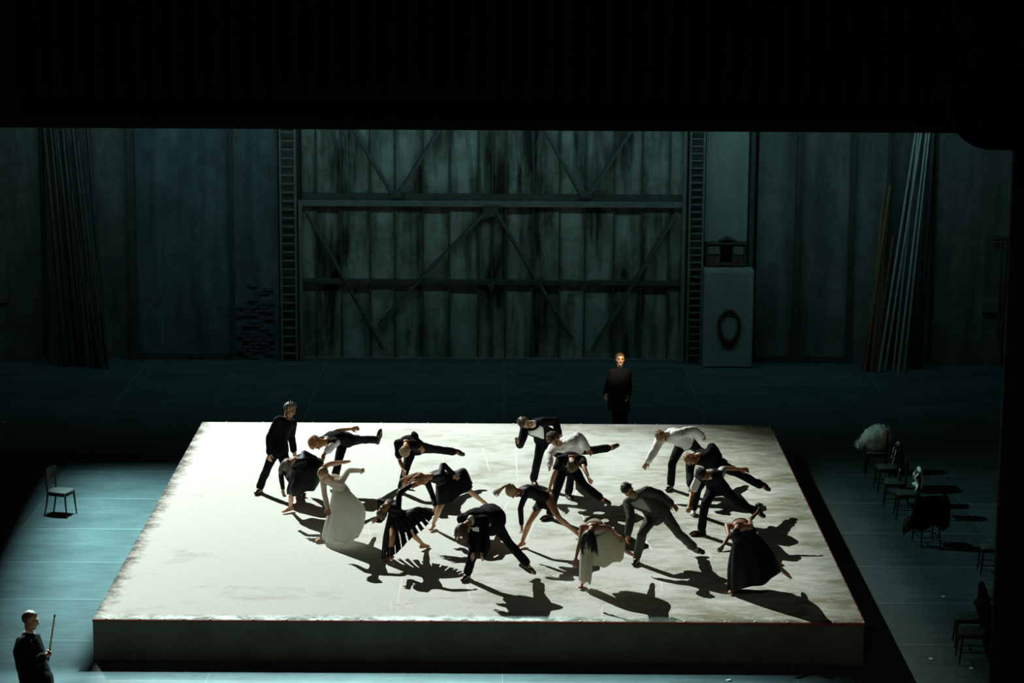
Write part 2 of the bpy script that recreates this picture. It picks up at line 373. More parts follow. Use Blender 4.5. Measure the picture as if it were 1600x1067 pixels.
class Pose: pass
def solve(sp):
    h = sp.get('h', 1.76)/1.76; z0 = sp.get('z', HP); J = Pose(); J.h = h
    g = atz(*sp['foot'], z0); J.base = g.copy(); J.z0 = z0
    A = g+V(0, 0, 0.098*h); J.ankA = A
    J.kneA = on_ray(*sp['kA'][:2], A, 0.43*h, sp['kA'][2])
    J.pel = on_ray(*sp['pel'][:2], J.kneA, 0.46*h, sp['pel'][2])
    J.nk = on_ray(*sp['nk'][:2], J.pel, 0.50*h, sp['nk'][2])
    J.hd = on_ray(*sp['hd'][:2], J.nk, 0.20*h, sp['hd'][2])
    J.U = unit(J.nk-J.pel)
    def axes(F):
        F = unit(F); F = unit(F-J.U*(F@J.U)); L = np.cross(J.U, F); return L, F
    J.Lc, J.Fc = axes(sp['F']); J.Lp, J.Fp = axes(sp.get('FP', sp['F']))
    sw = sp.get('sw', 0.185)*h; J.sw = sw
    J.sh = {'L': J.nk-J.U*0.055*h+J.Lc*sw, 'R': J.nk-J.U*0.055*h-J.Lc*sw}
    A_side = sp.get('st', 'R'); B_side = 'L' if A_side == 'R' else 'R'
    sg = {'L': 1, 'R': -1}
    J.hip = {k: J.pel+J.Lp*sg[k]*0.088*h-J.U*0.02 for k in 'LR'}
    J.kne = {A_side: J.kneA}; J.ank = {A_side: A}; J.A = A_side; J.B = B_side
    J.kne[B_side] = on_ray(*sp['kB'][:2], J.hip[B_side], 0.45*h, sp['kB'][2])
    if len(sp['aB']) == 2: J.ank[B_side] = atz(*sp['aB'], z0)+V(0, 0, 0.098*h)
    else: J.ank[B_side] = on_ray(*sp['aB'][:2], J.kne[B_side], 0.43*h, sp['aB'][2])
    if J.ank[B_side][2] < z0+0.098*h: J.ank[B_side][2] = z0+0.098*h
    J.elb = {}; J.wri = {}
    for k in 'LR':
        J.elb[k] = on_ray(*sp['e'+k][:2], J.sh[k], 0.285*h, sp['e'+k][2])
        J.wri[k] = on_ray(*sp['w'+k][:2], J.elb[k], 0.255*h, sp['w'+k][2])
    fA = V(*sp.get('tA', (J.Fp[0], J.Fp[1], 0))); fA[2] = 0; J.toe = {A_side: unit(fA)}
    tB = sp.get('tB'); J.toe[B_side] = unit(V(*tB)) if tB else unit(J.ank[B_side]-J.kne[B_side])
    t = J.toe[B_side]; az = J.ank[B_side][2]-z0
    if az+t[2]*0.22 < 0.075:                         # keep the toes out of the deck
        t = t.copy(); t[2] = (0.075-az)/0.22; hz_ = math.sqrt(max(1e-6, 1-t[2]**2)); q = unit(V(t[0], t[1], 0)); J.toe[B_side] = V(q[0]*hz_, q[1]*hz_, t[2])
    up = unit(J.hd-J.nk); F = unit(sp.get('face', sp['F'])); up = unit(unit(up)+0.0*F)
    F = unit(F-up*(F@up)) if abs(F@up) < 0.95 else unit(np.cross(J.Lc, up)*-1)
    J.hu, J.hf = up, F; J.hl = np.cross(up, F)
    return J

def torso_rings(J, off, t0, t1, n=20, m=11, fem=False, girth=1.0, flare=0.0, straight=False):
    """elliptical sections up the trunk; off = cloth thickness"""
    prof = [(-0.24, .090, .085), (-0.14, .150, .112), (0.0, .170, .122), (0.18, .152, .108), (0.36, .132, .098), (0.55, .146, .108),
            (0.75, .162, .118), (0.90, .160, .100), (0.98, .105, .078), (1.05, .066, .064)]
    if fem: prof = [(-0.24, .090, .085), (-0.14, .150, .110), (0.0, .172, .120), (0.18, .142, .100), (0.36, .112, .084), (0.55, .125, .094),
                    (0.72, .138, .115), (0.90, .132, .085), (0.98, .085, .066), (1.05, .056, .055)]
    if straight: prof = [(t, max(w, .165) if t < 0.6 else w, max(d, .12) if t < 0.6 else d) for t, w, d in prof[:-2]]+[(0.98, .115, .09), (1.06, .080, .078)]
    T = np.array([p[0] for p in prof]); Wd = np.array([p[1] for p in prof]); Dp = np.array([p[2] for p in prof])
    rings = []; S = np.linalg.norm(J.nk-J.pel)
    for i in range(m):
        t = t0+(t1-t0)*i/(m-1)
        w = np.interp(t, T, Wd)*J.h+off; d = np.interp(t, T, Dp)*J.h*girth+off
        if flare and t < 0.25: w += flare*(0.25-t); d += flare*(0.25-t)
        u = min(max(t, 0), 1); L = unit(J.Lp*(1-u)+J.Lc*u); F = unit(np.cross(L, J.U))
        c = J.pel+J.U*S*t-J.Fc*0.045*math.sin(math.pi*u)*J.h
        if girth > 1.05: c = c+J.Fc*0.06*(girth-1)*math.sin(math.pi*min(1, max(0, (t+.2)/1.1)))
        rings.append([c+L*w*math.cos(a)+F*d*math.sin(a) for a in [2*math.pi*k/n for k in range(n)]])
    return rings
def torso_patch(J, off, t0, t1, a0, a1, m=8, k=7, **kw):
    """a piece of cloth lying on the chest; a0(t), a1(t) are its edge angles (front is pi/2)"""
    vs = []; fs = []
    for i in range(m):
        q = i/(m-1); t = t0+(t1-t0)*q
        r0 = torso_rings(J, off, t, t+1e-4, 72, 2, **kw)[0]
        for j in range(k):
            a = a0(q)+(a1(q)-a0(q))*j/(k-1); x = (a/(2*math.pi)*72) % 72; i0 = int(x); fr = x-i0
            vs.append(r0[i0]*(1-fr)+r0[(i0+1) % 72]*fr)
    for i in range(m-1):
        for j in range(k-1): fs.append((i*k+j, i*k+j+1, i*k+k+j+1, i*k+k+j))
    return vs, fs
def limb(a, b, c, ra, n=12, ext=0.0):
    """two-bone limb; ra = radii at root, mid-upper, joint, mid-lower bulge, end"""
    p = [a, a+(b-a)*0.5, b+(a-b)*0.06, b+(c-b)*0.06, b+(c-b)*0.35, c+(c-b)*ext]
    r = [ra[0], ra[1], ra[2], ra[2], ra[3], ra[4]]
    return tube(p, r, n)
def hand_parts(mb, J, k, curl=0.35, spread=0.10):
    s = J.h*0.98; w = J.wri[k]; d = unit(w-J.elb[k]); side = 1 if k == 'L' else -1
    # palm normal: towards the body; thumb leads along the front of the body
    th = unit(J.Fc-d*(J.Fc@d)) if abs(J.Fc@d) < 0.9 else unit(J.Lc-d*(J.Lc@d))
    nrm = np.cross(d, th)*side
    if nrm@(J.pel-w) < 0: nrm = nrm*1
    P = lambda x, y, z: w+d*x*s+th*y*s+nrm*z*s
    pv, pf = ellipsoid(P(0.055, 0, 0), (d*0.058*s, th*0.042*s, nrm*0.016*s), 12, 8); mb.add(pv, pf)
    mb.add(*tube([P(-0.03, 0, 0), P(0.03, 0, 0)], [0.026*s, 0.026*s], 8))
    for i, (y, l) in enumerate(((0.033, .070), (0.011, .080), (-0.012, .074), (-0.033, .058))):
        ang = (y/0.033)*spread; b = P(0.088, y, 0); q = [P(0.05, y*0.8, 0), b]; dd = unit(d*math.cos(ang)+th*math.sin(ang)); c = 0
        for seg in (0.46, 0.30, 0.24):
            c += curl*(1.0+0.15*i); q.append(q[-1]+(dd*math.cos(c)+nrm*math.sin(c))*l*seg*s)
        mb.add(*tube(q, [0.0105*s, 0.0105*s, 0.0098*s, 0.009*s, 0.008*s], 6))
    t0 = P(0.02, 0.03, 0.004); dt = unit(d*0.75+th*0.62+nrm*0.2)
    q = [t0, t0+dt*0.036*s]; dt2 = unit(d*0.9+th*0.3+nrm*0.35); q.append(q[-1]+dt2*0.03*s); q.append(q[-1]+unit(d+nrm*0.4)*0.024*s)
    mb.add(*tube(q, [0.016*s, 0.0125*s, 0.0108*s, 0.009*s], 6))
def foot_pts(J, k, lift=0.0):
    a = J.ank[k]; t = J.toe[k]; s = J.h
    sh = unit(a-J.kne[k]); dn = V(0, 0, -1) if (k == J.A or a[2] < J.z0+0.1) else unit(sh-t*(sh@t))
    heel = a-t*0.045*s+dn*0.048*s; ball = a+t*0.125*s+dn*0.052*s; tip = a+t*0.185*s+dn*0.062*s
    return a, heel, ball, tip, dn, t
def foot_parts(mb, J, k, fat=1.0):
    a, heel, ball, tip, dn, t = foot_pts(J, k); s = J.h*fat; lat = unit(np.cross(dn, t))
    mb.add(*tube([a, a+dn*0.02+t*0.02, (a+ball)/2+dn*0.006, ball], [0.036*s, 0.037*s, 0.034*s, 0.030*s], 10))
    mb.add(*tube([heel-dn*0.004, heel+t*0.05*s], [0.034*s, 0.030*s], 10))
    mb.add(*tube([heel+t*0.05*s, ball+dn*0.004, tip], [0.030*s, 0.028*s, 0.02*s], 10))
    mb.add(*ellipsoid(ball+t*0.012, (t*0.052*s, lat*0.046*s, dn*0.026*s), 12, 8))
    for i in range(5):
        b = ball+lat*(i-2)*0.018*s+t*0.03*s+dn*0.006; mb.add(*tube([b, b+t*(0.042-0.006*abs(i-1))*s+dn*0.004], [0.010*s, 0.009*s], 6))
def shoe(J, k, root, mat='shoe_leather'):
    mb = MB(); a, heel, ball, tip, dn, t = foot_pts(J, k); s = J.h; lat = unit(np.cross(dn, t))
    mb.add(*tube([a-dn*0.01, a+dn*0.03], [0.050*s, 0.050*s], 12))
    mb.add(*tube([heel+dn*0.000, heel+t*0.06*s, ball+dn*0.002, tip-t*0.0], [0.042*s, 0.042*s, 0.044*s, 0.034*s], 12))
    o = mb.build('shoe', mat, root); soft(o, 0.011, 4)
    sole = MB(); base = dn*0.034*s; ring = []
    out = [(-0.04, 0.0), (-0.035, .028), (0.0, .036), (0.06, .036), (0.12, .046), (0.17, .042), (0.205, .022), (0.212, 0.0)]
    pts = out+[(x, -y) for x, y in out[-2:0:-1]]
    top = [heel+base+t*(x+0.0)*s+lat*y*s for x, y in pts]; bot = [p+dn*0.016 for p in top]
    sole.add(*rings_mesh([top, bot])); sole.build('sole', 'shoe_leather', o, False)

def local_head(J):
    return lambda x, y, z: J.hd+J.hl*x*J.h+J.hf*y*J.h+J.hu*z*J.h
def head_parts(mb, J, fem):
    P = local_head(J); L, F, U = J.hl*J.h, J.hf*J.h, J.hu*J.h; k = 0.95 if fem else 1.0
    mb.add(*ellipsoid(P(0, -0.008, 0.035), (L*0.076*k, F*0.096, U*0.086), 16, 12))
    mb.add(*ellipsoid(P(0, 0.026, -0.035), (L*0.060*k, F*0.068, U*0.082), 16, 12))
    mb.add(*ellipsoid(P(0, 0.062, -0.095), (L*0.030*k, F*0.028, U*0.024), 10, 8))
    mb.add(*tube([P(-0.044, .018, -.078), P(0, .07, -.098), P(0.044, .018, -.078)], [0.022, 0.020, 0.022], 8))
    mb.add(*tube([P(-0.038, .078, .022), P(0, .090, .020), P(0.038, .078, .022)], [0.012, 0.013, 0.012], 8))   # brow
    mb.add(*tube([P(0, .090, .012), P(0, .106, -.022), P(0, .112, -.034)], [0.009, 0.012, 0.014], 8))          # nose
    for s in (-1, 1):
        mb.add(*ellipsoid(P(s*0.010, .098, -.038), (L*.010, F*.010, U*.008), 8, 6))
        mb.add(*ellipsoid(P(s*0.076*k, -.006, -.008), (L*.010, F*.020, U*.032), 10, 8))                          # ears
        mb.add(*ellipsoid(P(s*0.038, .058, -.022), (L*.024, F*.026, U*.022), 10, 8))                             # cheeks
    neck = J.nk-J.U*0.03
    mb.add(*tube([neck, J.nk+(J.hd-J.nk)*0.35, P(0, -0.022, -0.055)], [0.060*J.h*k, 0.052*J.h*k, 0.052*J.h*k], 12))
def face_details(J, root):
    P = local_head(J); L, F, U = J.hl*J.h, J.hf*J.h, J.hu*J.h
    for s in (-1, 1):
        o = MB().add(*ellipsoid(P(s*0.031, .082, .000), (L*.013, F*.010, U*.0075), 10, 6)).build('eye', 'eye', root)
        b = MB().add(*tube([P(s*0.014, .097, .017), P(s*0.033, .092, .024), P(s*0.05, .076, .018)], [.004, .005, .003], 6)).build('eyebrow', 'hair_brown', root)
    MB().add(*tube([P(-0.022, .082, -.064), P(0, .092, -.062), P(0.022, .082, -.064)], [0.004, 0.0085, 0.004], 6)).build('lips', 'lips', root)

def hair(J, root, style, mat):
    P = local_head(J); L, F, U = J.hl*J.h, J.hf*J.h, J.hu*J.h; mb = MB(); rnd = random.Random(int(J.base[0]*997))
    curly = style == 'curly'; nu, nv = 44, 30; vol = {'curly': 1.16, 'short': 1.05, 'smooth': 1.04, 'cap': 1.06, 'balding': 1.03}.get(style, 1.06)
    ph = rnd.random()*6
    def fn(u):
        x, y, z = u; lock = 0.018*math.sin(22*math.atan2(y, x)+9*z+ph)+0.03*(noise.noise(Vector((x*4+ph, y*4, z*4))))
        hl = 0.46 if y > 0.5 else -0.40+0.86*max(0.0, (y+0.2)/0.7)**1.5   # low behind the ears, high over the brow
        cover = z > (hl if y > -0.2 else -0.75)
        if style == 'balding' and z > 0.55 and y > -0.45: return 0.93
        if not cover: return 0.86
        return vol+lock*(1.6 if curly else 1.0)
    mb.add(*ellipsoid(P(0, -0.010, 0.034), (L*0.084, F*0.104, U*0.094), nu, nv, fn))
    o = mb.build('hair', mat, root)
    if curly:
        c = MB()
        for i in range(150):
            a = rnd.uniform(0, 2*math.pi); z = rnd.uniform(-0.45, 1); r = math.sqrt(max(0, 1-z*z)); x, y = r*math.cos(a), r*math.sin(a)
            if y > 0.35 and z < 0.45: continue
            p = P(x*0.098, -0.012+y*0.116, 0.036+z*0.112); rr = rnd.uniform(0.014, 0.026)*J.h
            c.add(*ellipsoid(p, (L*rr/J.h, F*rr/J.h*rnd.uniform(.6, 1.2), U*rr/J.h), 7, 5))
        c.build('curls', mat, o)
    if style in ('short', 'balding'):
        c = MB()                                     # separate tousled locks break up the outline
        for i in range(120):
            a = rnd.uniform(0, 2*math.pi); z = rnd.uniform(-0.35, 1); r = math.sqrt(max(0, 1-z*z)); x, y = r*math.cos(a), r*math.sin(a)
            if y > 0.25 and z < 0.42: continue
            if z < 0.0 and y > -0.1: continue
            if style == 'balding' and (z > 0.45 and y > -0.5): continue
            p = P(x*0.086, -0.010+y*0.106, 0.034+z*0.096); nrm = unit(p-P(0, -.01, .034))
            d = unit(J.hf*rnd.uniform(-.6, .5)-J.hu*0.35*(1-z)+J.hl*rnd.uniform(-.5, .5)+nrm*rnd.uniform(-.1, .22))
            l = rnd.uniform(.022, .036)*J.h; c.add(*tube([p-nrm*.008, p+d*l*.5, p+d*l-nrm*.006], [.011, .010, .004], 5))
        c.build('locks', mat, o)
    if style in ('long', 'ponytail', 'bun', 'flung'):
        c = MB(); down = V(0, 0, -1)
        if style == 'bun':
            c.add(*ellipsoid(P(0, -0.125, 0.04), (L*.042, F*.036, U*.042), 14, 10, lambda u: 1+0.06*math.sin(9*math.atan2(u[1], u[0])+6*u[2])))
            c.build('bun', mat, o)
        else:
            fl = J.flow
            for i in range(40 if style != 'ponytail' else 18):
                if style == 'ponytail':
                    s0 = P(rnd.uniform(-.012, .012), -0.10, 0.075+rnd.uniform(-.012, .012)); n1 = 0.30
                else:
                    a = rnd.uniform(-2.4, 2.4); s0 = P(math.sin(a)*0.078, -0.012-math.cos(a)*0.088, 0.045+rnd.uniform(-0.03, 0.03)); n1 = rnd.uniform(0.20, 0.30)*J.hlen
                jit = V(*[rnd.gauss(0, 1) for _ in range(3)])
                d0 = unit(unit(s0-J.hd)*0.8+fl*0.6); q = [s0]
                for j in range(5):
                    d0 = unit(d0*0.55+fl*0.6+jit*(0.12 if style == 'ponytail' else 0.10)*(j+1)/3+down*0.06); q.append(q[-1]+d0*n1/5*J.h)
                c.add(*tube(q, [0.017, 0.019, 0.018, 0.015, 0.011, 0.005], 6))
            c.build('ponytail' if style == 'ponytail' else 'loose_hair', mat, o)
            if style == 'ponytail':
                MB().add(*tube([P(0, -0.105, 0.068), P(0, -0.105, 0.082)], [.02, .02], 10)).build('hair_tie', 'black_silk', o)
    return o

def skirt(J, root, name, mat, secs, pleats=14, amp=0.03, n=112, m=20, waist_t=0.30, wr=(.135, .105), thick=0.004, slits=0):
    """secs: list of (t, left px, right px, depth offset left, right, depth radius); first ring is the waist"""
    S = np.linalg.norm(J.nk-J.pel); c0 = J.pel+J.U*S*waist_t-J.Fc*0.03
    L, F = J.Lp, J.Fp
    # express every ring as centre + two axis vectors, first axis screen-left to screen-right
    a0 = L*wr[0]*J.h; b0 = F*wr[1]*J.h
    if (a0@RT) < 0: a0 = -a0
    if (b0@FW) < 0: b0 = -b0
    keys = [(0.0, c0, a0, b0)]
    for t, l, r, dl, dr, dep in secs:
        pl = aty(*l, J.pel[1]+dl); pr = aty(*r, J.pel[1]+dr); a = (pr-pl)/2
        b = unit(np.cross(a, np.cross(V(0, 1, 0.0), a)))*dep
        if (b@FW) < 0: b = -b
        keys.append((t, (pl+pr)/2, a, b))
    T = [k[0] for k in keys]
    def interp(t, idx):
        # smooth (monotone cubic by segments)
        i = max(0, min(len(T)-2, max([q for q in range(len(T)) if T[q] <= t+1e-9])))
        u = (t-T[i])/(T[i+1]-T[i]); p1, p2 = keys[i][idx], keys[i+1][idx]
        p0 = keys[i-1][idx] if i > 0 else 2*p1-p2; p3 = keys[i+2][idx] if i+2 < len(T) else 2*p2-p1
        return 0.5*((2*p1)+(-p0+p2)*u+(2*p0-5*p1+4*p2-p3)*u*u+(-p0+3*p1-3*p2+p3)*u**3)
    rings = []; ph = random.random()*6
    for i in range(m+1):
        t = i/m; c, a, b = interp(t, 1), interp(t, 2), interp(t, 3); ring = []
        for k in range(n):
            th = 2*math.pi*k/n; w = 0.75+0.25*math.sin(3*th+ph)
            pl = 1+amp*(t**0.8)*2.2*w*math.sin(pleats*th+1.3*math.sin(2*th+ph)+0.6*t)
            p = c+(a*math.cos(th)+b*math.sin(th))*pl
            p = p+V(0, 0, 1)*0.02*t*math.sin(5*th+ph*2)
            if p[2] < J.z0+0.012: p[2] = J.z0+0.012
            ring.append(p)
        rings.append(ring)
    vs, fs = rings_mesh(rings, False, False)
    if slits:                                        # open slits between the pleats towards the hem
        rs = random.Random(17); start = [int(m*rs.uniform(.45, .85)) for _ in range(slits)]; w = n//slits; keep = []
        for fi, f in enumerate(fs):
            i, k = divmod(fi, n); s_ = k//w
            if s_ < slits and k % w < max(1, int(w*0.30)) and i >= start[s_]: continue
            keep.append(f)
        fs = keep
    o = mesh_obj(name, vs, fs, mat, root)
    sd = o.modifiers.new('thickness', 'SOLIDIFY'); sd.thickness = thick; sd.offset = 0
    return o

def dancer(sp):
    J = solve(sp); root = empty('person', tuple(J.base)); tag(root, sp['label'], 'person', sp.get('group'))
    fem = sp.get('fem', False); k = 0.90 if fem else 1.0; h = J.h; J.flow = unit(V(*sp.get('flow', (-0.5, -0.2, -1)))); J.hlen = sp.get('hlen', 1.0)
    wear = sp['wear']; sl = sp.get('sleeve', 'long'); skn = sp.get('skin', 'skin_fair')
    girth = sp.get('girth', 1.0)
    # --- the body: one continuous mesh
    mb = MB(); head_parts(mb, J, fem)
    mb.add(*rings_mesh(torso_rings(J, -0.006, -0.24, 1.05, 20, 14, fem)))
    for s in 'LR':
        mb.add(*limb(J.hip[s], J.kne[s], J.ank[s], [r*h*k for r in (.082, .072, .052, .054, .034)]))
        mb.add(*tube([J.sh[s]-J.Lc*(1 if s == 'L' else -1)*0.10*h, J.sh[s]], [0.062*h*k, 0.056*h*k], 12))
        mb.add(*limb(J.sh[s], J.elb[s], J.wri[s], [r*h*k for r in (.052, .044, .036, .038, .025)]))
        hand_parts(mb, J, s, sp.get('curl', 0.30)); foot_parts(mb, J, s)
    body = mb.build('body', skn, root); soft(body, 0.0086, 2)
    face_details(J, root); hair(J, root, sp['hair'][0], sp['hair'][1])
    # --- clothes
    def torso_cloth(name, mat, off, t0, t1, sleeves, slw=1.0, flare=0.0, vox=0.0125, wr=0.018, hem_legs=0.0, root=root, straight=False):
        c = MB(); c.add(*rings_mesh(torso_rings(J, off, t0, t1, 24, 16, fem, girth, flare, straight)))
        for s in 'LR':
            sg = 1 if s == 'L' else -1
            if sleeves == 'cap':
                c.add(*tube([J.sh[s]-J.Lc*sg*0.10*h, J.sh[s]-J.Lc*sg*0.012], [(0.070*k+off)*h, (0.060*k+off)*h], 14))
            elif sleeves != 'none':
                c.add(*tube([J.sh[s]-J.Lc*sg*0.10*h, J.sh[s]+J.Lc*sg*0.004], [(0.066*k+off)*h, (0.060*k+off*0.9)*h], 14))
                if sleeves == 'long':
                    c.add(*limb(J.sh[s], J.elb[s], J.wri[s], [(r*k*slw+off*0.75)*h for r in (.056, .049, .042, .041, .034)], ext=-0.05))
                else:
                    e = J.sh[s]+(J.elb[s]-J.sh[s])*0.66; c.add(*tube([J.sh[s], (J.sh[s]+e)/2, e], [(.056*k+off)*h, (.056*k+off)*h, (.060*k+off)*h], 12))
            if hem_legs:
                e = J.hip[s]+(J.kne[s]-J.hip[s])*hem_legs; c.add(*tube([J.hip[s], e], [.105*h*k, .108*h*k], 14))
        o = c.build(name, mat, root); soft(o, vox, 3, wr); return o
    def trousers(mat, wide=1.0):
        c = MB(); c.add(*rings_mesh(torso_rings(J, 0.014, -0.22, 0.24, 24, 8, fem, girth)))
        for s in 'LR':
            c.add(*limb(J.hip[s], J.kne[s], J.ank[s], [r*h*wide for r in (.106, .090, .072, .072, .070)], 14, ext=-0.04))
        o = c.build('trousers', mat, root); soft(o, 0.0125, 3, 0.022); return o
    def shirt_front(mat, off, top=0.0, wide=0.55, t0=0.30):
        f = lambda q: math.pi/2-0.10-wide*q**0.9; g = lambda q: math.pi/2+0.10+wide*q**0.9
        vs, fs = torso_patch(J, off, t0, 0.985, f, g, 10, 9, fem=fem, girth=girth)
        o = mesh_obj('shirt_front', vs, fs, mat, root); sd = o.modifiers.new('thickness', 'SOLIDIFY'); sd.thickness = 0.006
        return o
    def lapels(mat, off, wide=0.55, t0=0.30):
        for sgn in (-1, 1):
            f = lambda q: math.pi/2+sgn*(0.06+wide*q**0.9); g = lambda q: math.pi/2+sgn*(0.12+wide*q**0.9+0.34*math.sin(math.pi*min(1, 0.25+q*0.72)))
            vs, fs = torso_patch(J, off, t0, 0.97, f, g, 9, 4, fem=fem, girth=girth)
            o = mesh_obj('lapel', vs, fs, mat, root); sd = o.modifiers.new('thickness', 'SOLIDIFY'); sd.thickness = 0.008
    def collar(mat, r=0.066, z=0.02, name='collar'):
        d = unit(J.hd-J.nk); a, b = frame(d); rings = []
        for dz, q in ((-0.012, r*1.04), (z, r*1.02), (z+0.03, r*0.97), (z+0.03, r*0.90), (-0.012, r*0.92)):
            rings.append([J.nk+d*dz*h+(a*math.cos(x)+b*math.sin(x))*q*h for x in [2*math.pi*i/20 for i in range(20)]])
        vs, fs = rings_mesh(rings, False, False); mesh_obj(name, vs, fs, mat, root)
    if wear == 'suit':
        cm = sp.get('cloth', 'black_wool'); tm = sp.get('trouser', cm)
        torso_cloth('jacket', cm, 0.030, -0.20, 0.985, 'long', 1.12, sp.get('flare', 0.10), wr=0.024)
        trousers(tm)
        if sp.get('shirt'):
            wv = sp.get('vee', 0.55); shirt_front(sp['shirt'], 0.041, wide=wv); lapels(cm, 0.046, wide=wv); collar(sp['shirt'])
        for s in 'LR':   # buttons on the cuff side are too small to see; cuffs show
            if sp.get('cuff'): MB().add(*tube([J.wri[s]-(J.wri[s]-J.elb[s])*0.08, J.wri[s]+(J.wri[s]-J.elb[s])*0.02], [0.036*h]*2, 12)).build('cuff', sp['cuff'], root)
        if sp.get('flap'):                           # open jacket fronts hanging down from the bowed chest
            y = (J.pel[1]+J.nk[1])/2-0.10; pts = [aty(a, b, y) for a, b, r in sp['flap']]
            o = MB().add(*tube(pts, [r for a, b, r in sp['flap']], 16, flat=(V(0, 1, 0), 0.45))).build('jacket_flap', cm, root); soft(o, 0.0125, 3, 0.05, 0.16)
            if sp.get('band'):
                pts = [aty(a, b, y-0.10) for a, b, r in sp['band']]; o = MB().add(*tube(pts, [r for a, b, r in sp['band']], 12)).build('shirt_hem', sp['shirt'], root); soft(o, 0.0125, 3, 0.03)
    elif wear == 'vest':
        torso_cloth('shirt', sp.get('shirt', 'white_cotton'), 0.012, -0.02, 1.0, sl, 1.15, wr=0.026)
        torso_cloth('vest', sp.get('cloth', 'black_wool'), 0.024, -0.08, 0.97, 'cap', wr=0.012)
        trousers(sp.get('trouser', 'black_wool'))
    elif wear == 'shirt':
        torso_cloth('shirt', sp.get('shirt', 'white_cotton'), 0.024, -0.02, 1.0, sl, 1.35, wr=0.038)
        trousers(sp.get('trouser', 'black_wool')); collar(sp.get('shirt', 'white_cotton'))
    elif wear == 'dress':
        cm = sp['cloth']
        torso_cloth('bodice', cm, 0.012, 0.02, sp.get('neckline', 0.93) if sl == 'none' else 0.99, sl, 1.05, wr=0.010)
        for q in sp['skirt']: skirt(J, root, q.get('name', 'skirt'), q.get('mat', cm), q['secs'], q.get('pleats', 13), q.get('amp', 0.03), waist_t=q.get('wt', 0.30), wr=q.get('wr', (.135, .105)), slits=q.get('slits', 0), n=q.get('n', 112))
    elif wear == 'short_dress':
        torso_cloth('dress', sp['cloth'], 0.012, -0.24, 0.98, sl, 1.05, wr=0.012, hem_legs=0.30)
    elif wear == 'coat':
        torso_cloth('coat', sp['cloth'], 0.030, -0.5, 1.04, 'long', 1.15, 0.05, wr=0.024, straight=True); trousers(sp['cloth'])
        collar(sp['shirt'], 0.070, 0.045); collar(sp['cloth'], 0.086, 0.022, 'coat_collar')
    for s in 'LR':
        if sp.get('shoes', True): shoe(J, s, root, sp.get('shoe_' + s, sp.get('shoe', 'shoe_leather')))
    # parts are built in world space: hang them on the root without moving them
    for ch in root.children: ch.matrix_parent_inverse = Matrix.Translation(-Vector(J.base))
    if DEBUG:
        B = J.B
        print('DANCER', sp['label'][:40], 'base', J.base.round(2), 'pelz %.2f nkz %.2f hdz %.2f' % (J.pel[2]-J.z0, J.nk[2]-J.z0, J.hd[2]-J.z0),
              'shin %.2f th %.2f sp %.2f' % (np.linalg.norm(J.kneA-J.ankA), np.linalg.norm(J.pel-J.kneA), np.linalg.norm(J.nk-J.pel)),
              'B th %.2f sh %.2f z %.2f' % (np.linalg.norm(J.kne[B]-J.hip[B]), np.linalg.norm(J.kne[B]-J.ank[B]), J.ank[B][2]-J.z0),
              'U', J.U.round(2), 'arms', [round(float(np.linalg.norm(J.elb[q]-J.sh[q])), 2) for q in 'LR'], 'wz', [round(float(J.wri[q][2]-J.z0), 2) for q in 'LR'])
    return root, J
DEBUG = False


# ------------------------------------------------------------------ the stage: floor
PW, PL = 11.2, 12.95                            # platform width and depth
YW = 22.3                                       # face of the back wall
fl = MB().add(*box((0, 9, -0.1015), (44, 32, 0.2))).build('floor', 'floor_joint', None, False)
struct(fl, 'teal-grey painted stage floor of large boards with pale joints', 'floor')
PITCHY, PITCHX, G = 2.093, 4.2, 0.012
_vs, _fs = box((0, 0, -0.0008), (PITCHX-G, PITCHY-0.035, 0.004), 0.001)
pan = mesh_obj('floor_panel', _vs, _fs, 'floor', fl, False); first = True
for iy in range(-3, 11):
    for ix in range(-4, 4):
        c = (-8.05+PITCHX*(ix+2.5)-0.0, 0.94+PITCHY*(iy+0.5), 0)
        if abs(c[0]) < 1.4 and 2 < c[1] < 10: continue          # wholly under the platform
        o = pan if first else from_mesh('floor_panel', pan.data, fl); o.location = c; first = False

# ------------------------------------------------------------------ the platform
plat = empty('stage_platform', (0, 0, 0)); tag(plat, 'low square stage platform with a stained pale concrete deck, brightly lit', 'platform')
MB().add(*box((0, PL/2, HP-0.02), (PW, PL, 0.04), 0.006)).build('deck', 'deck', plat, False)
mbp = MB()
MB().add(*box((0, 0.03, HP/2-0.02), (PW-0.01, 0.04, HP-0.04))).build('front_board', 'plinth', plat, False)
MB().add(*box((0, PL-0.03, HP/2-0.02), (PW-0.01, 0.04, HP-0.04))).build('back_board', 'plinth', plat, False)
for s in (-1, 1): MB().add(*box((s*(PW/2-0.03), PL/2, HP/2-0.02), (0.04, PL-0.1, HP-0.04))).build('side_board', 'plinth', plat, False)
MB().add(*box((0, PL/2, HP/2-0.03), (PW-0.2, PL-0.2, HP-0.06))).build('core', 'plinth', plat, False)
MB().add(*box((PW/2+0.006, PL/2, HP-0.022), (0.012, PL, 0.036))).build('edge_strip', 'red_edge', plat, False)['label'] = 'thin red edging strip'
MB().add(*box((0, -0.006, HP-0.020), (PW, 0.012, 0.030))).build('edge_strip', 'red_edge', plat, False)['label'] = 'thin red edging strip'
sv, sf = ellipsoid((0, 0, 0), (V(.022, 0, 0), V(0, .022, 0), V(0, 0, .014)), 8, 5)
stud = mesh_obj('stud', sv, sf, 'stud_metal', plat); spots = []
for i in range(22): spots.append((-PW/2+0.25+i*(PW-0.3)/21+random.uniform(-.12, .12), 0.012, HP))
for i in range(18): spots.append((PW/2-0.012, 0.02+i*(PL-0.1)/17+random.uniform(-.2, .2)*(0 < i < 17), HP))
for i in range(14): spots.append((-PW/2+0.5+i*(PW-1.0)/13+random.uniform(-.2, .2), PL-0.015, HP))
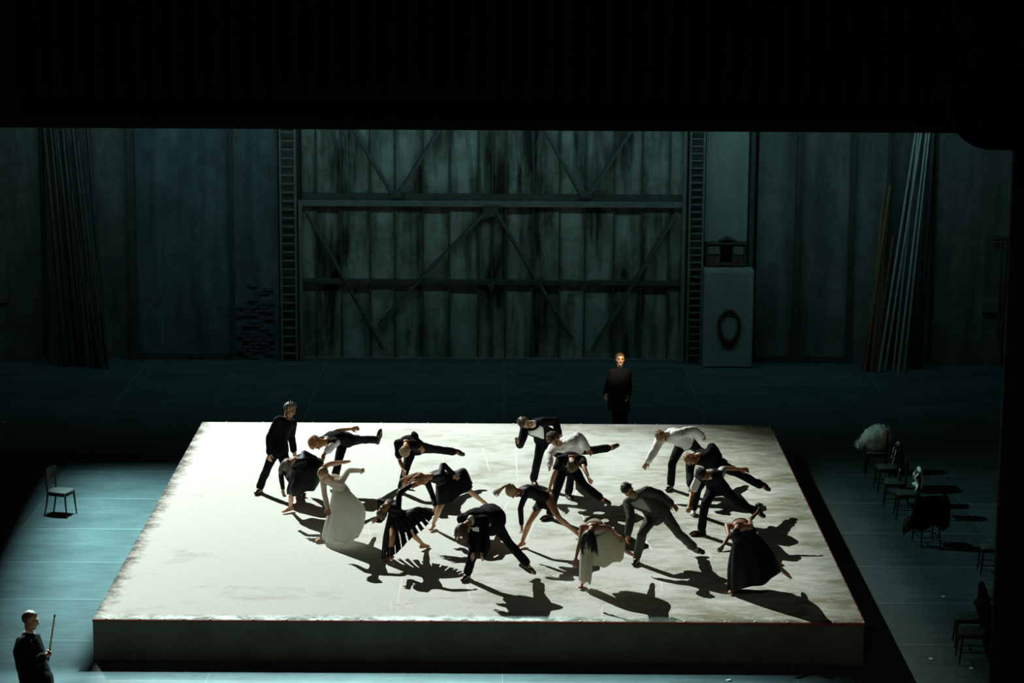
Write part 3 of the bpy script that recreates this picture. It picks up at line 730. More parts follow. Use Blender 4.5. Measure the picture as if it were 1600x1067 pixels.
for i, p in enumerate(spots):
    o = stud if i == 0 else from_mesh('stud', stud.data, plat); o.location = p
# chalk strokes drawn on the deck (pixels of the two ends -> places on the deck)
CH = [((389, 690), (387, 728), 5), ((806, 700), (808, 752), 4), ((806, 756), (842, 742), 3), ((690, 700), (694, 728), 4), ((755, 700), (765, 735), 4),
      ((797, 782), (780, 806), 5), ((815, 860), (838, 812), 4), ((902, 758), (898, 782), 4), ((905, 798), (915, 816), 4), ((628, 895), (620, 958), 6),
      ((611, 940), (611, 957), 5), ((637, 943), (637, 952), 5), ((641, 942), (643, 953), 4), ((618, 945), (652, 942), 4), ((688, 966), (742, 942), 6),
      ((728, 912), (737, 940), 5), ((700, 955), (725, 945), 4), ((735, 952), (752, 966), 4), ((1008, 842), (1018, 860), 5), ((1018, 860), (1085, 857), 5),
      ((1030, 870), (1100, 866), 3), ((1032, 905), (1035, 925), 5), ((900, 945), (930, 946), 4), ((940, 948), (942, 965), 4), ((955, 962), (975, 968), 4),
      ((604, 700), (612, 745), 4), ((600, 760), (640, 757), 3), ((1105, 862), (1112, 872), 3), ((575, 820), (580, 850), 3), ((735, 880), (738, 900), 3),
      ((640, 715), (668, 710), 4), ((770, 702), (800, 700), 3), ((930, 735), (960, 732), 4), ((1010, 760), (1035, 752), 4), ((660, 690), (690, 688), 3)]
for (a, b, w) in CH:
    A = atz(*a, HP+0.001); B = atz(*b, HP+0.001); d = unit(B-A); n = V(-d[1], d[0], 0); vs = []; K = 9
    for i in range(K):
        q = i/(K-1); ww = w*0.0033*(0.5+0.7*math.sin(math.pi*min(1, q+0.12))*random.uniform(.6, 1.2)); c = A+(B-A)*q+n*random.uniform(-.012, .012)
        vs += [c+n*ww, c-n*ww]
    mesh_obj('chalk_stroke', vs, [(2*i, 2*i+1, 2*i+3, 2*i+2) for i in range(K-1)], 'chalk', plat, False)

# ------------------------------------------------------------------ unseen lamp housings, added with barn doors that cut the beams to shape
def housing(lamp, label, doors):
    """doors: (P, Q, keep): a door blade whose edge cuts the beam along the stage line P-Q, keeping the side towards 'keep'"""
    o = np.array(lamp.location); q = lamp.rotation_euler.to_matrix(); d = -np.array(q.col[2])
    root = empty('added_lamp_housing', tuple(o)); tag(root, label, 'spotlight', 'added lamp housings above the frame')
    a, b = frame(d)
    ring = lambda r, x: [o+d*x+(a*math.cos(t)+b*math.sin(t))*r for t in [2*math.pi*i/16 for i in range(16)]]
    vs, fs = rings_mesh([ring(.10, -.5), ring(.17, -.42), ring(.17, -.05), ring(.19, -.05), ring(.19, -.02)], True, False); mesh_obj('housing', vs, fs, 'portal_paint', root)
    MB().add(*tube([o-d*.25+V(0, 0, .18), o-d*.25+V(0, 0, .7)], [.02, .02], 8)).build('hook', 'portal_paint', root)
    for P, Q, keep, dist, depth in doors:
        P, Q, keep = [np.array(x, float) for x in (P, Q, keep)]
        u, v = unit(P-o), unit(Q-o); p, r = o+u*dist/(u@d), o+v*dist/(v@d); e = unit(r-p); n = unit(np.cross(e, d))
        k = o+unit(keep-o)*dist/(unit(keep-o)@d)
        if n@(k-p) > 0: n = -n
        p, r = p-e*depth*0.3, r+e*depth*0.3; t = d*0.006
        f = [p, r, r+n*depth, p+n*depth]; vs, fs = rings_mesh([f, [x+t for x in f]]); mesh_obj('added_beam_flag', vs, fs, 'portal_paint', root, False)
    for ch in root.children: ch.matrix_parent_inverse = Matrix.Translation(-Vector(o))
X0, X1, ZT = -PW/2, PW/2, HP
housing(LAMPS[0], 'added black housing with beam-cutting doors, unseen high behind the back wall', [((X0-.1, 0, ZT), (X0-.1, PL, ZT), (0, 5, ZT), 1.6, 0.5), ((X0, PL+.1, ZT), (X1+2, PL+.1, ZT), (0, 5, ZT), 1.6, 0.5), ((6.3, -3, 0), (6.3, PL, 0), (0, 5, ZT), 0.4, 0.15)])
housing(LAMPS[1], 'added black housing with beam-cutting doors, unseen above the floor left of the platform', [((X0-.22, -3, ZT), (X0-.22, PL, ZT), (-8, 3, ZT), 0.9, 0.7), ((-6.7, -3, 0), (-7.75, 10, 0), (-6, 3, 0), 0.24, 0.25)])
housing(LAMPS[2], 'added black housing with a beam-cutting door, unseen above the platform', [((X0-3, 0, ZT), (X1+1, 0, ZT), (0, -3, ZT), 0.7, 0.7)])
housing(LAMPS[4], 'added black housing with a beam-cutting door, unseen high at the left, aimed at the right-hand chairs', [((X1+.02, -4, ZT), (X1+.02, PL, ZT), (9, 4, 0), 0.8, 0.5)])

# ------------------------------------------------------------------ the back wall
def WX(px, py=380, y=YW): return float(aty(px, py, y)[0])
def WZ(py, px=800, y=YW): return float(aty(px, py, y)[2])
TOPZ = 7.2
def wall_box(name, x0, x1, z0, z1, y, d, mat, parent, bev=0.006):
    return MB().add(*box(((x0+x1)/2, y+d/2, (z0+z1)/2), (x1-x0, d, z1-z0), bev)).build(name, mat, parent, False)
wb = MB().add(*box((0, YW+0.65, TOPZ/2), (46, 0.3, TOPZ), 0)).build('wall_back', 'wall_teal', None, False)
struct(wb, 'grimy dark teal back wall of the stage with upright panels', 'wall')
# upright wall panels between posts
edges_l = [-220, -60, 66, 200, 361, 436]
mats_l = ['wall_teal', 'wall_teal', 'wall_teal', 'wall_blue', 'wall_blue']
for i in range(5):
    a, b = WX(edges_l[i])+0.02, WX(edges_l[i+1])-0.02
    wall_box('wall_panel', a, b, 0.0, TOPZ, YW+(0.14 if i == 3 else 0.05 if i != 2 else 0.22), 0.34, mats_l[i], wb)
for px, w in ((201, 11), (360, 5), (67, 4)):
    wall_box('wall_post', WX(px), WX(px+w), 0, TOPZ, YW-0.06, 0.2, 'steel_dark', wb)
edges_r = [1182, 1246, 1332, 1386, 1460, 1590, 1720, 1830]
for i in range(7):
    a, b = WX(edges_r[i])+0.02, WX(edges_r[i+1])-0.02
    wall_box('wall_panel', a, b, 0.0, TOPZ, YW+(0.16, 0.10, 0.02, 0.22, -0.10, -0.10, -0.10)[i], 0.34, 'wall_teal', wb)
for px, w in ((1170, 7), (1242, 8), (1326, 8), (1383, 5), (1456, 7)):
    wall_box('wall_post', WX(px), WX(px+w), 0, TOPZ, YW-0.06, 0.2, 'steel_dark', wb)
wall_box('wall_panel', WX(1101), WX(1167), WZ(376), TOPZ, YW+0.02, 0.34, 'box_paint', wb)
wall_box('skirting', WX(213), WX(357), 0, 0.16, YW+0.02, 0.14, 'steel_dark', wb)
wall_box('skirting', WX(1186), WX(1326), 0, 0.16, YW+0.02, 0.14, 'steel_dark', wb)
wall_box('switch_plate', WX(-3), WX(8), WZ(478), WZ(459), YW-0.005, 0.06, 'steel_pale', wb)
wall_box('switch_box', WX(1537), WX(1561), WZ(482), WZ(464), YW-0.2, 0.1, 'steel_pale', wb)
# bare bricks where the plaster has fallen from the blue panel
bv, bf = box((0, 0, 0), (0.235, 0.10, 0.07), 0.008); brick = None; rnd = random.Random(3)
for r in range(22):
    for c in range(5):
        if rnd.random() < 0.25 or (r > 15 and rnd.random() < 0.6): continue
        p = (WX(368)+0.13+c*0.255+(r % 2)*0.11, YW+0.045+rnd.uniform(-.015, .02), 0.06+r*0.086)
        if p[0] > WX(433)-0.1: continue
        if brick is None: brick = mesh_obj('brick', bv, bf, 'brick_dark', wb, False); o = brick
        else: o = from_mesh('brick', brick.data, wb)
        o.location = p; o.rotation_euler = (rnd.uniform(-.03, .03), rnd.uniform(-.02, .02), rnd.uniform(-.04, .04))

# ------------------------------------------------------------------ the great sliding door
door = empty('door_1', (WX(768), YW, 0)); struct(door, 'huge rust-streaked steel sliding door with diagonal braces, in the back wall', 'door')
inv = Matrix.Translation(-door.location)
seams = [471, 494, 533, 578, 617, 660.5, 702, 747, 769, 790, 833, 874, 914, 959, 1002, 1045, 1068]
zr = [(0.02, WZ(445)), (WZ(438), WZ(322)), (WZ(306), TOPZ)]
for r, (z0, z1) in enumerate(zr):
    for i in range(len(seams)-1):
        dy = [0.03, 0.0, 0.06, 0.02][(i*7+r*3) % 4]+(0.08 if r == 2 else 0)
        wall_box('door_panel', WX(seams[i])+0.008, WX(seams[i+1])-0.008, z0, z1, YW+0.05+dy, 0.12, 'door_panel', door)
for px in seams[1:-1]:                                        # standing ribs between the panels
    wall_box('rib', WX(px)-0.02, WX(px)+0.02, 0.02, WZ(322), YW+0.0, 0.08, 'steel_dark', door, 0.004)
    wall_box('rib', WX(px)-0.02, WX(px)+0.02, WZ(306), TOPZ, YW+0.07, 0.09, 'steel_dark', door, 0.004)
wall_box('beam', WX(470), WX(1069), WZ(323), WZ(314), YW-0.08, 0.2, 'steel_pale', door)
wall_box('beam', WX(472), WX(1066), WZ(314), WZ(304), YW+0.04, 0.2, 'steel_dark', door)
wall_box('beam', WX(472), WX(1066), WZ(445), WZ(437), YW-0.05, 0.14, 'steel_dark', door)
wall_box('beam', WX(472), WX(1066), 0.0, 0.09, YW-0.05, 0.14, 'steel_pale', door)
wall_box('door_frame', WX(467), WX(473), 0, WZ(314), YW-0.10, 0.2, 'steel_pale', door)
wall_box('door_frame', WX(1065), WX(1071), 0, TOPZ, YW-0.10, 0.2, 'steel_pale', door)
def brace(p, q, w=0.06, mat='steel_mid', dy=-0.06):
    A = aty(*p, YW+dy); B = aty(*q, YW+dy); d = unit(B-A); R = np.array([d, V(0, 1, 0), np.cross(d, V(0, 1, 0))]).T
    MB().add(*box((A+B)/2, (np.linalg.norm(B-A), 0.07, w), 0.006, R)).build('brace', mat, door, False)
    MB().add(*box((A+B)/2+V(0, 0.025, 0)+R@V(0, 0, -w*0.8), (np.linalg.norm(B-A), 0.03, w*0.5), 0.004, R)).build('brace_flange', 'steel_dark', door, False)
for p, q in (((553, 203), (614, 303)), ((687, 203), (624, 303)), ((852, 203), (908, 303)), ((988, 203), (922, 303)),
             ((760, 332), (640, 455)), ((776, 332), (896, 530)), ((479, 330), (600, 545)), ((1059, 332), (925, 550)), ((640, 455), (592, 510))):
    brace(p, q)
def gusset(px, py, w, h, flip=1):
    c = aty(px, py, YW-0.11); a, b = w/66.7, h/66.7
    pts = [(-a, b*flip), (a, b*flip), (a*0.8, 0), (a*0.3, -b*flip), (-a*0.3, -b*flip), (-a*0.8, 0)]
    f = [c+V(x, 0, z) for x, z in pts]; k = [p+V(0, 0.03, 0) for p in f]; vs, fs = rings_mesh([f, k]); mesh_obj('gusset_plate', vs, fs, 'steel_dark', door, False)
for g in ((768, 330, 13, 9, 1), (619, 303, 10, 6, -1), (915, 303, 10, 6, -1), (842, 441, 9, 7, 1), (768, 445, 8, 8, 1), (617, 445, 7, 6, 1), (548, 445, 9, 7, 1), (990, 442, 9, 6, 1), (914, 445, 7, 6, 1)): gusset(*g)
for ch in list(door.children):
    ch.matrix_parent_inverse = inv
# ------------------------------------------------------------------ wall ladders
def ladder(x0, x1, label, dense):
    root = empty('wall_ladder', ((x0+x1)/2, YW-0.12, 0)); tag(root, label, 'ladder', 'ladders beside the sliding door')
    mb = MB(); y = YW-0.14
    for x in (x0, x1): MB().add(*box((x, y, TOPZ/2), (0.05, 0.09, TOPZ), 0.006)).build('rail', 'steel_pale', root, False)
    MB().add(*box(((x0+x1)/2, YW+0.18, TOPZ/2), (x1-x0+0.06, 0.02, TOPZ))).build('back_plate', 'steel_dark', root, False)
    vs, fs = box((0, 0, 0), (x1-x0-0.05, 0.05, 0.035), 0.005); me = None
    z = 0.2
    while z < TOPZ-0.1:
        if me is None: o = mesh_obj('rung', vs, fs, 'steel_pale', root, False); me = o.data
        else: o = from_mesh('rung', me, root)
        o.location = ((x0+x1)/2, y, z); z += dense
    for ch in root.children: ch.matrix_parent_inverse = Matrix.Translation(-root.location)
ladder(WX(440), WX(463), 'steel ladder fixed to the wall at the sliding door\'s left edge', 0.20)
ladder(WX(1076), WX(1097), 'steel ladder fixed to the wall at the sliding door\'s right edge', 0.17)

# ------------------------------------------------------------------ right of the door: niche with gear, pale cabinet
def cabinet():
    x0, x1, z1 = WX(1100, 500, YW-0.6), WX(1177, 500, YW-0.6), WZ(423, 1140, YW-0.6)
    root = empty('cabinet', ((x0+x1)/2, YW-0.3, 0)); tag(root, 'tall pale cabinet with a dark ring on its front, right of the sliding door', 'cabinet')
    MB().add(*box(((x0+x1)/2, YW-0.25, z1/2), (x1-x0, 0.68, z1), 0.012)).build('cabinet_body', 'box_paint', root, False)
    MB().add(*box(((x0+x1)/2, YW-0.60, z1/2), (x1-x0-0.05, 0.03, z1-0.06), 0.008)).build('cabinet_door', 'box_paint', root, False)
    c = aty(1139, 512, YW-0.63); n = 30; R0 = []
    for (ro, dy) in ((1.0, 0.0), (1.0, -0.04), (0.72, -0.04), (0.72, 0.0)):
        R0.append([c+V(0.27*ro*math.cos(t)*(1+0.05*math.sin(3*t)), dy, 0.44*ro*math.sin(t)-(0.06 if ro < 1 else 0)*(-1)*0.6) for t in [2*math.pi*i/n for i in range(n)]])
    vs, fs = rings_mesh(R0, False, False); mesh_obj('ring', vs, fs, 'rust_ring', root)['label'] = 'dark rusty oval ring'
    for ch in root.children: ch.matrix_parent_inverse = Matrix.Translation(-root.location)
    return z1
cz = cabinet()
def gear():
    # a shelf rack above the cabinet with two electrical boxes and a bracket
    xa, xb = WX(1103), WX(1166)
    root = empty('wall_shelf', ((xa+xb)/2, YW, cz)); tag(root, 'dark bracket shelf on the wall above the pale cabinet', 'shelf')
    MB().add(*box(((xa+xb)/2, YW+0.05, WZ(378)), (xb-xa, 0.3, 0.05), 0.006)).build('board', 'steel_dark', root, False)
    MB().add(*tube([(xa+0.3, YW-0.05, WZ(374)), ((xa+xb)/2, YW-0.06, WZ(369)), (xb-0.25, YW-0.05, WZ(374))], [0.03, 0.06, 0.03], 8)).build('bracket', 'steel_dark', root)
    for x in (xa+0.03, xb-0.03): MB().add(*box((x, YW+0.05, (WZ(378)+cz+0.06)/2), (0.04, 0.26, WZ(378)-cz-0.06), 0.004)).build('upright', 'steel_dark', root, False)
    MB().add(*box(((xa+xb)/2, YW+0.05, cz+0.06), (xb-xa, 0.30, 0.05), 0.006)).build('board', 'steel_dark', root, False)
    for ch in root.children: ch.matrix_parent_inverse = Matrix.Translation(-root.location)
    def ebox(px0, px1, py0, py1, label, mat):
        x0, x1, z1, z0 = WX(px0), WX(px1), WZ(py0), WZ(py1)
        r = empty('electrical_box', ((x0+x1)/2, YW, z0)); tag(r, label, 'electrical box')
        MB().add(*box(((x0+x1)/2, YW+0.02, (z0+z1)/2), (x1-x0, 0.16, z1-z0), 0.012)).build('case', mat, r, False)
        MB().add(*box(((x0+x1)/2, YW-0.07, z1-0.12), ((x1-x0)*0.86, 0.03, 0.18), 0.008)).build('lid', 'steel_pale', r, False)
        MB().add(*box(((x0+x1)/2-0.05, YW-0.075, z0+0.14), (0.13, 0.03, 0.2), 0.008)).build('switch', 'red_paint', r, False)
        MB().add(*tube([(x1-0.07, YW-0.07, z0+0.05), (x1-0.07, YW-0.07, z0+0.2)], [0.014, 0.014], 6)).build('lever', 'steel_pale', r)
        for ch in r.children: ch.matrix_parent_inverse = Matrix.Translation(-r.location)
    ebox(1105, 1126, 381, 419, 'electrical box with red switch, nearer the ladder above the cabinet', 'steel_dark')
    ebox(1144, 1163, 381, 419, 'electrical box on the right end of the shelf above the cabinet', 'pole_dark')
gear()

# ------------------------------------------------------------------ poles leaning on the wall
def pole(name, b, t, r, mat, label, group, yb, yt):
    A = aty(*b, yb); A[2] = max(0.0, A[2]) if A[2] < 0.25 else A[2]; A[2] = r*0.6
    B = aty(*t, yt); o = MB().add(*tube([A, A+(B-A)*0.5+V(0, 0.02, 0), B], [r, r*0.95, r*0.85], 8)).build(name, mat); tag(o, label, 'pole', group); return o
rnd = random.Random(5); n = 9
ORD = ['leftmost', 'second from left', 'third from left', 'fourth from left', 'fifth from left', 'sixth from left', 'seventh from left', 'eighth from left', 'rightmost']
for i in range(n):
    q = i/(n-1); pole('pole', (101+66*q+rnd.uniform(-3, 3), 559), (66+66*q+rnd.uniform(-4, 4), 190+rnd.uniform(-8, 30)*(i % 2)), rnd.uniform(.035, .06), 'pole_dark',
         'dark tall pole leaning in the far left sheaf, %s' % ORD[i], 'dark poles leaning at left', YW-0.95+0.1*(i % 3), YW-0.12)
for i, (bx, tx, ty) in enumerate(((146, 112, 300), (158, 125, 390), (168, 150, 410))):
    pole('pole', (bx, 561), (tx, ty), 0.03, 'pole_dark', 'short dark pole before the far left sheaf, %s of three' % ('leftmost', 'middle', 'rightmost')[i], 'dark poles leaning at left', YW-1.15, YW-0.5)
for i, (bx, tx, ty) in enumerate(((1346, 1386, 335), (1352, 1391, 290), (1357, 1381, 300), (1362, 1388, 325), (1368, 1395, 372))):
    pole('bamboo_pole', (bx, 570), (tx, ty), rnd.uniform(.028, .04), 'pole_bamboo', 'short brown pole leaning left of the silver poles, %s' % (ORD[i] if i < 4 else 'rightmost'), 'brown poles leaning at right', YW-0.9-0.08*(i % 2), YW-0.25)
for i, (bx, tx) in enumerate(((1374, 1432), (1383, 1441), (1396, 1436), (1404, 1449), (1413, 1453))):
    pole('metal_pole', (bx, 570), (tx, 200), rnd.uniform(.03, .042), 'pole_silver', 'long silvery pole leaning on the right wall, %s' % (ORD[i] if i < 4 else 'rightmost'), 'silver poles leaning at right', YW-1.0+0.07*(i % 3), YW-0.15)
for i, (bx, tx) in enumerate(((1390, 1428), (1420, 1446), (1428, 1457), (1436, 1460))):
    pole('pole', (bx, 566), (tx, 196), rnd.uniform(.045, .065), 'pole_dark', 'dark pole leaning behind the silver poles, %s' % (ORD[i] if i < 3 else 'rightmost'), 'dark poles leaning at right', YW-0.6, YW-0.1)
# stand pipe on the far right wall
sp_ = empty('stand_pipe', (WX(1570), YW-0.3, 0)); tag(sp_, 'thin dark stand pipe with a bracket on the far right wall', 'pipe')
MB().add(*tube([(WX(1569), YW-0.25, 0), (WX(1569), YW-0.25, WZ(372))], [0.04, 0.04], 8)).build('pipe', 'steel_dark', sp_)
MB().add(*tube([(WX(1548), YW-0.25, WZ(366)), (WX(1580), YW-0.25, WZ(366))], [0.05, 0.05], 8)).build('bracket', 'steel_dark', sp_)
MB().add(*tube([(WX(1562), YW-0.25, WZ(520)), (WX(1562), YW-0.25, WZ(372))], [0.025, 0.025], 8)).build('pipe', 'steel_dark', sp_)
for ch in sp_.children: ch.matrix_parent_inverse = Matrix.Translation(-sp_.location)

# ------------------------------------------------------------------ portal in front of the stage
YP = -2.0
hz = float(aty(800, 201, YP)[2])
tr = MB().add(*box((0, YP, hz+1.6), (40, 0.5, 3.2), 0.02)).build('trim_1', 'portal_paint', None, False); struct(tr, 'black portal header across the top of the stage', 'trim')
cxx = float(aty(1585, 230, YP)[0])
tw = MB().add(*box((cxx+1.25, YP+0.06, 4.6), (2.5, 0.12, 9.4), 0.01)).build('trim_2', 'tower_paint', None, False); struct(tw, 'dark portal tower at the right edge of the stage', 'trim')
# house curtain, flown out above the header, with soft folds
def curtain(name, x0, x1, z0, z1, y, label, folds):
    n = folds*8; top = []; vs = []; fs = []
    for i in range(n+1):
        x = x0+(x1-x0)*i/n; yy = y+0.06*math.sin(2*math.pi*i/8)
        vs += [V(x, yy, z0), V(x, yy, z1)]
    for i in range(n): fs.append((2*i, 2*i+2, 2*i+3, 2*i+1))
    o = mesh_obj(name, vs, fs, 'black_velvet'); sd = o.modifiers.new('thickness', 'SOLIDIFY'); sd.thickness = 0.02
    tag(o, label, 'curtain'); return o
YC = -3.0
curtain('house_curtain', float(aty(32, 80, YC)[0]), float(aty(1457, 80, YC)[0]), float(aty(800, 157, YC)[2]), 13.0, YC, 'black house curtain drawn up across the top', 46)
def valance():
    # black hanging with a rounded lower corner, upper right
    x0 = float(aty(1459, 80, YC-0.4)[0]); x1 = x0+4.0; z0 = float(aty(1545, 234, YC-0.4)[2]); zs = float(aty(1470, 168, YC-0.4)[2])
    xr = float(aty(1484, 170, YC-0.4)[0]); xc = float(aty(1550, 200, YC-0.4)[0]); pts = [(x0, 13.0), (x0, zs), (xr, zs)]
    for i in range(1, 13):
        t = math.pi/2*i/12; pts.append((xr+(xc-xr)*(1-math.cos(t)), zs-(zs-z0)*math.sin(t)))
    pts += [(x1, z0-0.05), (x1, 13.0)]
    f = [V(x, YC-0.4, z) for x, z in pts]; b = [p+V(0, 0.06, 0) for p in f]; vs, fs = rings_mesh([f, b])
    o = mesh_obj('side_valance', vs, fs, 'black_velvet', None, False); tag(o, 'black hanging with a rounded lower corner at the upper right', 'curtain')
valance()

